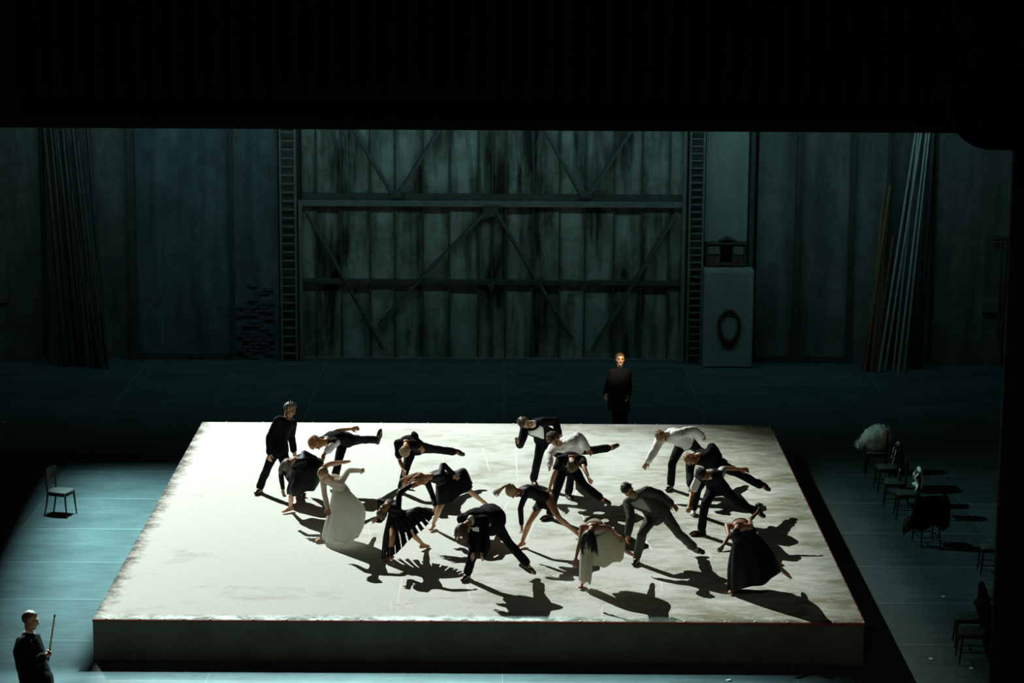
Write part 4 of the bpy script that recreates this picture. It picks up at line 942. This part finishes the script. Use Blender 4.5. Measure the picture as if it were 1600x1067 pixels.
# ------------------------------------------------------------------ the company
PEOPLE = [
 dict(label='man in black standing upright at the platform\'s back left, looking right', wear='suit', cloth='black_wool', h=1.80, flare=0.02,
      F=(.80, -.60, 0), face=(.88, -.42, -.25), foot=(406, 770), kA=(418, 730, -1), pel=(436, 702, 0), nk=(447, 655, 0), hd=(453, 640, 0),
      kB=(449, 738, -1), aB=(464, 774), eR=(422, 682, -1), wR=(421, 709, -1), eL=(455, 681, 1), wL=(459, 704, -1),
      hair=('short', 'hair_grey'), tA=(-.3, -1, 0), tB=(.6, -.8, 0)),
 dict(label='ginger-haired man in black vest over white shirt, leg kicked, at back left', wear='vest', sleeve='short', h=1.74,
      F=(-.2, -.35, -.92), face=(-.35, -.55, -.75), foot=(521, 766), kA=(528, 724, -1), pel=(541, 687, 1), nk=(510, 690, -1), hd=(495, 692, -1),
      kB=(565, 687, 1), aB=(587, 687, 1), tB=(.3, .1, 1), eR=(526, 672, 1), wR=(549, 670, 1), eL=(505, 711, -1), wL=(504, 721, -1),
      hair=('curly', 'hair_ginger'), skin='skin_tan'),
 dict(label='woman in loose black dress bent double beside the upright man, fair hair hanging', wear='dress', fem=True, h=1.66, shoes=False,
      cloth='black_silk', F=(0, -.35, -.93), face=(-.5, -.5, -.7), foot=(454, 800), kA=(455, 775, -1), pel=(488, 731, 1), nk=(458, 718, -1), hd=(449, 726, -1),
      kB=(514, 725, 1), aB=(537, 722, 1), eL=(474, 707, 1), wL=(494, 716, 1), eR=(439, 741, -1), wR=(442, 764, -1),
      hair=('long', 'hair_grey'), hlen=.6, flow=(-.25, -.2, -1), tA=(-.7, -.7, 0),
      skirt=[dict(wt=.72, wr=(.17, .16), secs=[(0.4, (456, 742), (500, 718), -.15, .1, .28), (0.75, (450, 764), (503, 738), -.15, .1, .33), (1.0, (451, 774), (494, 757), -.15, .1, .30)], pleats=9, amp=.02)]),
 dict(label='woman in long white pleated dress leaning over, arm flung to the right', wear='dress', fem=True, h=1.66, shoes=False, cloth='ivory_silk',
      F=(-.5, -.6, -.6), face=(-.45, -.75, -.6), foot=(508, 846), kA=(516, 811, -1), pel=(534, 769, 1), nk=(516, 748, -1), hd=(506, 741, -1),
      kB=(548, 800, 1), aB=(561, 800, 1), eL=(545, 735, 1), wL=(562, 735, 1), eR=(507, 773, -1), wR=(512, 794, -1),
      hair=('bun', 'hair_blond'), tA=(-.8, -.6, 0),
      skirt=[dict(secs=[(0.5, (516, 795), (566, 788), -.1, .1, .30), (0.82, (507, 830), (566, 816), -.1, .1, .36), (1.0, (505, 843), (556, 836), -.1, .1, .34)], pleats=24, amp=.03, n=192)]),
 dict(label='fair-haired man in black bowed to the camera, leg kicked out right, behind the curly-haired woman', wear='vest', shirt='black_wool', sleeve='short', h=1.74,
      F=(0, -.1, -1), face=(-.1, -.3, -1), foot=(627, 770), kA=(634, 733, -1), pel=(650, 699, 1), nk=(635, 693, -1), hd=(633, 704, -1),
      kB=(680, 702, 1), aB=(709, 706, 1), eL=(645, 674, 1), wL=(656, 695, -1), eR=(625, 722, -1), wR=(631, 734, -1),
      hair=('short', 'hair_blond'), tB=(1, 0, -.4), skin='skin_tan'),
 dict(label='curly-haired woman in short black dress with bare legs, hand on hip', wear='dress', fem=True, h=1.68, shoes=False, cloth='black_silk',
      F=(-.1, -.45, -.88), face=(-.3, -.6, -.75), foot=(677, 827), kA=(686, 797, -1), pel=(706, 755, 1), nk=(673, 744, -1), hd=(659, 748, -1),
      kB=(731, 765, 1), aB=(755, 784, 1), eL=(692, 725, 1), wL=(709, 741, 1), eR=(676, 774, -1), wR=(680, 790, -1),
      hair=('flung', 'hair_ginger'), flow=(-1, -.1, -.35), skin='skin_fair',
      skirt=[dict(wt=.5, wr=(.15, .14), secs=[(0.45, (682, 772), (724, 732), -.1, .15, .26), (1.0, (681, 791), (737, 757), -.1, .15, .32)], pleats=9, amp=.02)]),
 dict(label='woman in sheer black pleated skirt that fans out wide, arm raised', wear='dress', fem=True, h=1.66, shoes=False, cloth='black_silk',
      F=(-.55, -.65, -.5), face=(-.6, -.7, -.4), foot=(610, 876), kA=(613, 842, -1), pel=(621, 809, 1), nk=(606, 787, -1), hd=(598, 799, -1),
      kB=(642, 832, 1), aB=(660, 850, 1), eL=(624, 770, 1), wL=(642, 758, 1), eR=(595, 822, -1), wR=(588, 813, -1),
      hair=('bun', 'hair_brown'), skin='skin_tan',
      skirt=[dict(name='pleated_skirt', mat='black_silk', secs=[(0.45, (600, 836), (652, 793), -.1, .1, .22), (1.0, (597, 876), (676, 806), -.15, .1, .32)], pleats=26, amp=.04, slits=26, n=208)]),
 dict(label='man in black suit bowed double at front centre, one leg far out', wear='suit', h=1.78, flare=0.28,
      F=(-.05, -.15, -1), face=(-.2, -.2, -1), foot=(730, 905), kA=(741, 858, -1), pel=(762, 812, 1), nk=(737, 812, -1), hd=(725, 826, -1),
      kB=(795, 848, 1), aB=(823, 880, 1), tB=(.8, 0, -.55), eL=(756, 840, -1), wL=(753, 862, -1), eR=(735, 842, -1), wR=(739, 862, -1),
      shirt='white_cotton', hair=('long', 'hair_brown'), hlen=.62, flow=(0, -.1, -1), skin='skin_tan', band=[(741, 827, .035), (750, 826, .05), (760, 822, .045), (765, 819, .03)], flap=[(742, 826, .10), (750, 842, .15), (754, 858, .13), (753, 866, .07)]),
 dict(label='bare-legged woman in black leotard dress with swinging blond ponytail', wear='dress', fem=True, h=1.70, shoes=False, cloth='black_silk', skirt=[dict(wt=.34, wr=(.125, .10), secs=[(0.5, (838, 783), (866, 777), 0, .05, .15), (1.0, (832, 795), (870, 790), -.05, .05, .16)], pleats=6, amp=.01)],
      F=(-.25, -.5, -.82), face=(-.2, -.5, -.85), foot=(816, 855), kA=(827, 816, -1), pel=(851, 780, 1), nk=(811, 767, -1), hd=(800, 767, -1),
      kB=(873, 809, -1), aB=(897, 829, 1), tB=(.7, -.1, -.6), eL=(812, 796, -1), wL=(815, 820, -1), eR=(837, 760, 1), wR=(853, 771, 1),
      hair=('ponytail', 'hair_blond'), flow=(-1, -.1, -.75), skin='skin_tan', tA=(-.6, -.8, 0)),
 dict(label='man in black suit and open white shirt leaning left at the back centre edge', wear='suit', h=1.80, flare=0.12,
      F=(0, -.9, -.4), face=(.25, -.85, -.35), foot=(834, 757), kA=(840, 719, -1), pel=(853, 684, 0), nk=(833, 663, -1), hd=(820, 661, -1),
      kB=(866, 705, 1), aB=(880, 716, 1), eL=(868, 658, 1), wL=(873, 678, -1), eR=(813, 695, -1), wR=(810, 689, -1),
      shirt='white_cotton', vee=.8, hair=('short', 'hair_brown'), skin='skin_fair'),
 dict(label='man with curly hair in white shirt, leg kicked level to the right', wear='shirt', h=1.76,
      F=(-.1, -.8, -.55), face=(.05, -.9, -.45), foot=(888, 778), kA=(893, 740, -1), pel=(898, 703, 1), nk=(876, 695, -1), hd=(866, 687, -1),
      kB=(924, 704, 1), aB=(950, 700, 1), tB=(.9, .1, .3), eL=(904, 681, 1), wL=(918, 700, -1), eR=(857, 711, -1), wR=(859, 725, -1),
      hair=('curly', 'hair_brown'), skin='skin_tan'),
 dict(label='bare-armed man in black bowed straight at the camera, legs astride, below the white-shirted kicker', wear='vest', shirt='black_wool', sleeve='short', h=1.78,
      F=(0, -.15, -1), face=(-.2, -.4, -.9), foot=(859, 811), kA=(869, 768, -1), pel=(887, 731, 1), nk=(893, 717, -1), hd=(894, 727, -1),
      kB=(912, 758, -1), aB=(937, 777, 1), tB=(.7, -.5, -.3), eL=(912, 729, -1), wL=(919, 745, -1), eR=(867, 738, -1), wR=(859, 762, -1),
      hair=('short', 'hair_brown'), skin='skin_tan', tA=(-.7, -.6, 0)),
 dict(label='dark-haired woman in pale cream dress bowed at the front, one bare foot down', wear='dress', fem=True, h=1.66, shoes=False, cloth='cream_linen', sleeve='none',
      F=(0, -.2, -1), face=(-.1, -.4, -.9), foot=(909, 917), kA=(914, 874, -1), pel=(937, 829, 1), nk=(926, 823, -1), hd=(921, 836, -1),
      kB=(957, 848, 1), aB=(980, 862, 1), eL=(952, 824, 1), wL=(966, 837, -1), eR=(906, 847, -1), wR=(900, 872, -1),
      hair=('long', 'hair_dark'), flow=(0, -.1, -1), skin='skin_deep',
      skirt=[dict(secs=[(0.5, (908, 852), (930, 852), -.1, -.1, .13), (1.0, (905, 905), (924, 908), -.05, -.05, .16)], pleats=7, amp=.03),
             dict(name='blown_skirt_panel', secs=[(0.5, (922, 866), (974, 842), .0, .15, .24), (1.0, (930, 885), (972, 868), .0, .2, .22)], pleats=8, amp=.02)]),
 dict(label='fair-haired man in white shirt and black trousers at the back right, arms spread', wear='shirt', h=1.78,
      F=(-.2, -.7, -.65), face=(.25, -.75, -.6), foot=(1048, 765), kA=(1050, 724, -1), pel=(1070, 692, 1), nk=(1044, 680, -1), hd=(1034, 681, -1),
      kB=(1093, 704, 1), aB=(1122, 716, 1), eL=(1081, 671, 1), wL=(1096, 681, 1), eR=(1023, 702, -1), wR=(1012, 721, -1),
      hair=('short', 'hair_blond'), skin='skin_fair', tA=(-.4, -.8, 0)),
 dict(label='man in plain black, hand on hip, behind the man with bare forearms at right', wear='suit', h=1.76, flare=0.0,
      F=(-.2, -.7, -.65), face=(.2, -.8, -.55), foot=(1083, 803), kA=(1090, 765, -1), pel=(1121, 722, 1), nk=(1090, 713, -1), hd=(1080, 717, -1),
      kB=(1157, 741, 1), aB=(1188, 758, 1), tB=(.8, 0, -.6), eL=(1112, 697, 1), wL=(1124, 713, 1), eR=(1078, 743, -1), wR=(1079, 758, -1),
      hair=('short', 'hair_ginger'), skin='skin_tan', shoe_R='shoe_pale'),
 dict(label='dark-haired man in black vest with short white sleeves, right arm side, leg trailing', wear='vest', sleeve='short', h=1.78,
      F=(-.15, -.75, -.6), face=(.2, -.85, -.5), foot=(1096, 836), kA=(1101, 790, -1), pel=(1121, 762, 1), nk=(1107, 741, -1), hd=(1098, 741, -1),
      kB=(1150, 783, 1), aB=(1180, 799, 1), tB=(.8, 0, -.6), eL=(1130, 731, 1), wL=(1157, 733, 1), eR=(1081, 772, -1), wR=(1077, 789, -1),
      hair=('short', 'hair_dark'), skin='skin_tan', tA=(-.9, -.3, 0)),
 dict(label='man in olive grey suit and grey shirt lunging, arms out, right of centre', wear='suit', cloth='charcoal_wool', shirt='grey_cotton', h=1.80, flare=0.14,
      F=(-.05, -.85, -.45), face=(.1, -.85, -.55), foot=(995, 880), kA=(1004, 832, -1), pel=(1026, 800, 1), nk=(992, 774, -1), hd=(981, 766, -1),
      kB=(1060, 833, 1), aB=(1083, 854, 1), tB=(.75, -.1, -.6), eL=(1031, 772, 1), wL=(1049, 787, -1), eR=(986, 809, -1), wR=(981, 834, -1),
      hair=('short', 'hair_dark'), skin='skin_tan', tA=(-.3, -.9, 0), shoe_R='shoe_leather'),
 dict(label='woman in long black gown with bare arms at the right front corner', wear='dress', fem=True, h=1.70, shoes=False, cloth='black_silk', sleeve='none',
      F=(0, -.2, -1), face=(-.1, -.3, -1), foot=(1144, 925), kA=(1150, 880, -1), pel=(1166, 832, 1), nk=(1153, 821, -1), hd=(1150, 835, -1),
      kB=(1196, 866, 1), aB=(1224, 892, 1), eL=(1172, 812, 1), wL=(1183, 801, 1), eR=(1139, 837, -1), wR=(1130, 852, -1),
      hair=('bun', 'hair_dark'), skin='skin_deep', neckline=.74,
      skirt=[dict(secs=[(0.5, (1141, 880), (1202, 856), -.1, .15, .28), (1.0, (1140, 921), (1216, 888), -.1, .2, .36)], pleats=11, amp=.025)]),
 dict(label='man in black standing in the dark behind the platform, face lit', wear='coat', cloth='black_wool', shirt='black_wool', z=0.0, h=1.78,
      F=(.05, -1, 0), face=(.05, -1, -.12), foot=(966, 693.5), kA=(964, 658, -1), sw=.15, pel=(967, 620, 0), nk=(968, 578, 0), hd=(969, 562, 0),
      kB=(974, 659, -1), aB=(976, 694), eL=(982, 603, 0), wL=(981, 618, -1), eR=(951, 601, 0), wR=(947, 615, -1),
      hair=('short', 'hair_brown'), skin='skin_fair', tA=(-.2, -1, 0), tB=(.2, -1, 0)),
 dict(label='stout balding man in black coat and white collar at bottom left, holding a stick upright', wear='coat', cloth='black_wool', shirt='white_cotton', z=0.0, h=1.78, girth=1.45,
      F=(1, -.12, 0), face=(1, -.12, -.08), foot=(58, 1172), kA=(58, 1118, 0), pel=(55, 1060, 0), nk=(44, 992, 0), hd=(47.5, 969, 0), sw=.175,
      kB=(52, 1115, 0), aB=(47, 1168), eR=(45, 1040, -1), wR=(68, 1026, 0), eL=(52, 1036, 1), wL=(60, 1062, -1), curl=0.75,
      hair=('smooth', 'hair_brown'), skin='skin_tan'),
]
POSES = {}
for i, sp in enumerate(PEOPLE):
    r, J = dancer(sp); POSES[i] = J

# ------------------------------------------------------------------ chairs
def chair(label, pos, rz, group=None, bent=False, scale=1.0, rails=True):
    """wooden cafe chair; local +x is the way the sitter faces"""
    root = empty('cafe_chair', (pos[0], pos[1], 0), rz); root.scale = (scale,)*3; tag(root, label, 'chair', group)
    n = 24
    def ring(z, k):
        out = []
        for i in range(n):
            t = 2*math.pi*i/n; c, s = math.cos(t), math.sin(t); e = 0.55
            x = math.copysign(abs(c)**e, c)*0.205; y = math.copysign(abs(s)**e, s)*(0.205-0.025*(-c+1)/2)
            out.append(V(x*k, y*k, z))
        return out
    vs, fs = rings_mesh([ring(.435, .96), ring(.44, 1.0), ring(.462, 1.0), ring(.468, .97)]); mesh_obj('seat', vs, fs, 'seat_wood', root)
    vs, fs = rings_mesh([ring(.39, .90), ring(.39, .95), ring(.437, .95), ring(.437, .90)], False, False); mesh_obj('apron', vs, fs, 'dark_wood', root)
    for s in (-1, 1):
        MB().add(*tube([(.17, s*.165, .43), (.185, s*.172, .22), (.205, s*.182, .012)], [.019, .017, .012], 8)).build('leg', 'dark_wood', root)
        MB().add(*tube([(-.185, s*.165, .86), (-.19, s*.16, .62), (-.178, s*.155, .44), (-.20, s*.16, .22), (-.245, s*.172, .012)], [.015, .016, .018, .016, .012], 8)).build('leg', 'dark_wood', root)
    for x0, y0, x1, y1 in () if not rails else ((.188, -.173, .188, .173), (-.215, -.163, -.215, .163), (.188, .173, -.215, .163), (.188, -.173, -.215, -.163)):
        MB().add(*tube([(x0, y0, .17), (x1, y1, .17)], [.009, .009], 6)).build('stretcher', 'dark_wood', root)
    if bent:
        pts = [(-.19, .165*math.cos(t), .50+.36*math.sin(t)) for t in [math.pi*i/14 for i in range(15)]]
        MB().add(*tube(pts, .016, 8)).build('back_hoop', 'dark_wood', root)
        pts = [(-.187, .10*math.cos(t), .47+.27*math.sin(t)) for t in [math.pi*i/12 for i in range(13)]]
        MB().add(*tube(pts, .011, 8)).build('back_hoop', 'dark_wood', root)
    else:
        m = 10; rr = []
        for i in range(m+1):
            y = -.18+.36*i/m; q = 1-(2*i/m-1)**2; x = -.178-.03*q
            zt = .865+.012*q-(.03 if i in (0, m) else 0); zb = .655-.008*q+(.02 if i in (0, m) else 0)
            rr.append([V(x, y, zb), V(x-.016, y, zb), V(x-.016, y, zt), V(x, y, zt)])
        vs, fs = rings_mesh(rr); mesh_obj('back_panel', vs, fs, 'dark_wood', root, False)
        MB().add(*tube([(-.185, -.158, .56), (-.20, 0, .565), (-.185, .158, .56)], [.011, .012, .011], 8)).build('back_rail', 'dark_wood', root)
    return root
def cp(px, py): p = atz(px, py, 0); return (float(p[0]), float(p[1]))
R_ = math.radians
chair('lone dark chair standing on the lit floor left of the platform', cp(96, 805), R_(-18), rails=False)
def drape(name, label, pos, rz, mat, width=0.46, front=0.22, back=0.5, lining=None, seed=1, hang=0.0, top=.885, cat='jacket', sleeves=True):
    """a garment hung over a chair back; local frame as the chair's"""
    rnd = random.Random(seed); root = empty(name, (pos[0], pos[1], 0), rz); tag(root, label, cat)
    path = []; nf = 8
    for i in range(nf+1): path.append((-.12+0.045*math.sin(i*0.9+seed)-.05*i/nf, top-front*(1-i/nf)))
    path += [(-.175, top+.022), (-.205, top+.030), (-.235, top+.018)]
    for i in range(1, 11): path.append((-.245-.02*i/10-0.02*math.sin(i*0.8+seed), top-back*i/10))
    m = 22; vs = []; fs = []
    for pi, (x, z) in enumerate(path):
        for j in range(m+1):
            u = j/m*2-1; droop = (abs(u)**3)*0.05; wz = 0.03*math.sin(7*u+seed+pi*0.25)*(abs(z-top)/0.4)
            hemw = 0.04*math.sin(5*u+seed*2) if pi in (0, len(path)-1) else 0
            w = width/2*(1+0.18*abs(z-top))
            vs.append(V(x+wz*(1 if pi > 10 else -1)*0.8, u*w, z-droop+hemw))
    for i in range(len(path)-1):
        for j in range(m): a = i*(m+1)+j; fs.append((a, a+1, a+m+2, a+m+1))
    o = mesh_obj('cloth_body', vs, fs, mat, root); sd = o.modifiers.new('thickness', 'SOLIDIFY'); sd.thickness = 0.02
    if sleeves:
        for s in (-1, 1):
            y = s*(width/2+.01); MB().add(*tube([(-.19, y*0.9, top), (-.20, y*1.12, top-.16), (-.19, y*1.1, top-.36), (-.17, y*1.12, top-.52)], [.05, .058, .05, .045], 10)).build('sleeve', mat, root)
    if lining:
        v2, f2 = [], []
        for i in range(6):
            for j in range(7):
                u = j/6*2-1; v2.append(V(-.105-.05*i/5+0.02, u*width*0.20+.06, top-.20+.20*i/5))
        for i in range(5):
            for j in range(6): a = i*7+j; f2.append((a, a+1, a+8, a+7))
        l = mesh_obj('lining', v2, f2, lining, root); sd = l.modifiers.new('thickness', 'SOLIDIFY'); sd.thickness = 0.01
    return root
GR = 'chairs along the right of the platform'
rows = [  # pixel of the chair's footprint centre, heading, label
 ((1368, 741), 176, 'dark chair under the white fluffy stole, farthest of the right row', False),
 ((1385, 766), 184, 'dark chair with the white-trimmed coat, second from the far end of the right row', False),
 ((1398, 790), 172, 'dark chair in the right row, just behind the one with the white shirt', False),
 ((1416, 808), 178, 'dark chair carrying the white shirt, in the right row', False),
 ((1447, 850), 100, 'dark chair turned away, heaped with a black coat, right row', False),
 ((1549, 895), 178, 'bentwood chair with hooped back, half hidden behind the right tower, farther one', True),
 ((1556, 972), 180, 'bentwood chair with hooped back, half hidden behind the right tower, nearer one', True),
 ((1512, 1008), 175, 'dark chair with a jacket over its back, behind the nearest chair at lower right', False),
 ((1518, 1032), 178, 'nearest dark chair at lower right, its grey seat bare', False)]
CHP = []
for (p, deg, lab, bent) in rows:
    c = cp(*p); CHP.append((c, R_(deg))); chair(lab, c, R_(deg), GR, bent)
drape('coat', 'dark coat with white trim hung on a chair of the right row', *CHP[1], 'black_wool', 0.44, 0.2, 0.52, seed=2)
c, a = CHP[1]
tr_ = empty('scarf', (c[0], c[1], 0), a); tag(tr_, 'narrow white scarf looped over the dark coat in the right row', 'scarf')
MB().add(*tube([(-.10, -.10, .60), (-.13, -.06, .80), (-.18, 0.02, .925), (-.20, .09, .915), (-.13, .13, .82), (-.09, .15, .66), (-.06, .13, .52)], [.016, .02, .024, .022, .018, .02, .012], 8, flat=(V(1, 0, 0), .5))).build('scarf_band', 'grey_cotton', tr_)
drape('shirt', 'white shirt with brown lining slung over a chair back in the right row', *CHP[3], 'white_cotton', 0.30, 0.30, 0.26, 'brown_lining', 3, top=.90, cat='shirt', sleeves=False)
drape('coat', 'big black coat heaped over the chair that is turned away', *CHP[4], 'black_wool', 0.50, 0.30, 0.52, seed=4, top=.88)
drape('jacket', 'dark jacket over the chair behind the nearest at lower right', *CHP[7], 'black_wool', 0.44, 0.30, 0.55, seed=6)
drape('jacket', 'dark jacket on the nearest chair at lower right', *CHP[8], 'black_wool', 0.40, 0.10, 0.50, seed=9)
# grey cloth spilling from the heaped chair
c, a = CHP[4]; g = empty('scarf', (c[0], c[1], 0), a); tag(g, 'grey cloth spilling off the side of the heaped chair', 'scarf')
rnd = random.Random(11)
for i in range(4):
    y = .16+.05*i; MB().add(*tube([(-.14+.05*i, y, .78-.08*i), (-.08+.03*i, y+.08, .62-.06*i), (-.05, y+.12, .44-.05*i), (-.02, y+.10, .30-.03*i)], [.03, .045, .04, .025], 8, flat=(V(1, 0, 0), .6))).build('fold', 'charcoal_wool', g)
def stole():
    p, a = CHP[0]; root = empty('fluffy_stole', (p[0], p[1], 0.47)); tag(root, 'big white fluffy feather stole lying on the farthest right chair', 'stole')
    rnd = random.Random(21); core = MB()
    def u2w(px, py): return aty(px, py, p[1])
    lumps = [(1343, 694, .07), (1350, 690, .10), (1357, 684, .14), (1364, 680, .18), (1370, 676, .17), (1376, 677, .18), (1382, 681, .14), (1362, 692, .13), (1374, 691, .14)]
    for (x, y, r) in lumps: core.add(*ellipsoid(u2w(x, y), (V(r, 0, 0), V(0, r*1.1, 0), V(0, 0, r*0.9)), 12, 9))
    o = core.build('down', 'fluff', root); soft(o, 0.025, 3, 0.06, 0.08)
    vs, fs = [], []
    for i in range(2600):
        x, y, r = lumps[rnd.randrange(len(lumps))]; c = u2w(x, y); d = unit(V(*[rnd.gauss(0, 1) for _ in range(3)]))
        b = c+V(d[0]*r, d[1]*r*1.1, d[2]*r*.9)*0.92; l = rnd.uniform(.03, .075); e = unit(d+V(*[rnd.gauss(0, .5) for _ in range(3)])); t, _ = frame(e)
        k = len(vs); vs += [b-t*.006, b+t*.006, b+e*l*.6+t*.004, b+e*l]; fs += [(k, k+1, k+2), (k, k+2, k+3)]
    f = mesh_obj('feathers', vs, fs, 'fluff', root, False); f['kind'] = 'stuff'
    for ch in root.children: ch.matrix_parent_inverse = Matrix.Translation(-root.location)
stole()
# red bottle-like trinkets on the third chair's seat
c, a = CHP[2]
b = empty('bottle', (c[0]+.06, c[1]-.05, .468)); tag(b, 'small dark red glass bottle standing on a chair seat in the right row', 'bottle')
n = 14; prof = [(.0, .028), (.01, .032), (.13, .032), (.165, .012), (.21, .011), (.212, .0)]
vs, fs = rings_mesh([[V(r*math.cos(2*math.pi*i/n), r*math.sin(2*math.pi*i/n), z) for i in range(n)] for z, r in prof]); mesh_obj('glass', vs, fs, 'red_paint', b)
MB().add(*tube([(0, 0, .205), (0, 0, .225)], [.013, .013], 8)).build('cap', 'stud_metal', b)

# ------------------------------------------------------------------ stick in the stout man's hand
J = POSES[19]; w = J.wri['R']; d = unit(w-J.elb['R']); grip = w+d*0.085
top = aty(85.5, 961, grip[1]); ax = unit(top-grip); st = empty('wooden_stick', tuple(grip-ax*0.10)); tag(st, 'pale wooden stick with dark grip held upright by the stout man', 'stick')
MB().add(*tube([grip+ax*0.05, top-ax*0.02], [.013, .011], 8)).build('shaft', 'stick_wood', st)
MB().add(*tube([grip-ax*0.10, grip+ax*0.06], [.015, .015], 8)).build('grip', 'pole_dark', st)
MB().add(*tube([top-ax*0.03, top], [.012, .012], 8)).build('tip', 'pole_dark', st)
for ch in st.children: ch.matrix_parent_inverse = Matrix.Translation(-st.location)

# ------------------------------------------------------------------ scraps of paper on the floor
for (px, py, lab) in ((1518, 1045, 'white paper scrap on the floor under the nearest right chair'), (1455, 1030, 'white paper scrap on the floor left of the nearest right chair'),
                      (1474, 933, 'white paper scrap on the floor right of the platform, mid way'), (6, 660, 'pale paper scrap on the dark floor at far left edge'),
                      (164, 682, 'pale paper scrap on the dark floor left of the platform\'s back corner'), (1138, 1063, 'white paper scrap on the floor in front of the platform')):
    p = atz(px, py, 0.004); a = random.uniform(0, 3); s = 0.028; R2 = V(math.cos(a), math.sin(a), 0); S2 = V(-R2[1], R2[0], 0); vs = []; K = 5
    for i in range(K):
        for j in range(K): vs.append(p+R2*s*(i/(K-1)*2-1)*1.2+S2*s*(j/(K-1)*2-1)+V(0, 0, 0.012*(math.sin(i*1.3+px)+1)*0.5+0.006*(j % 2)+.002))
    o = mesh_obj('paper_scrap', vs, [(i*K+j, i*K+j+1, i*K+K+j+1, i*K+K+j) for i in range(K-1) for j in range(K-1)], 'paper', None, False)
    sd = o.modifiers.new('thickness', 'SOLIDIFY'); sd.thickness = 0.002; tag(o, lab, 'paper')

bake_all()
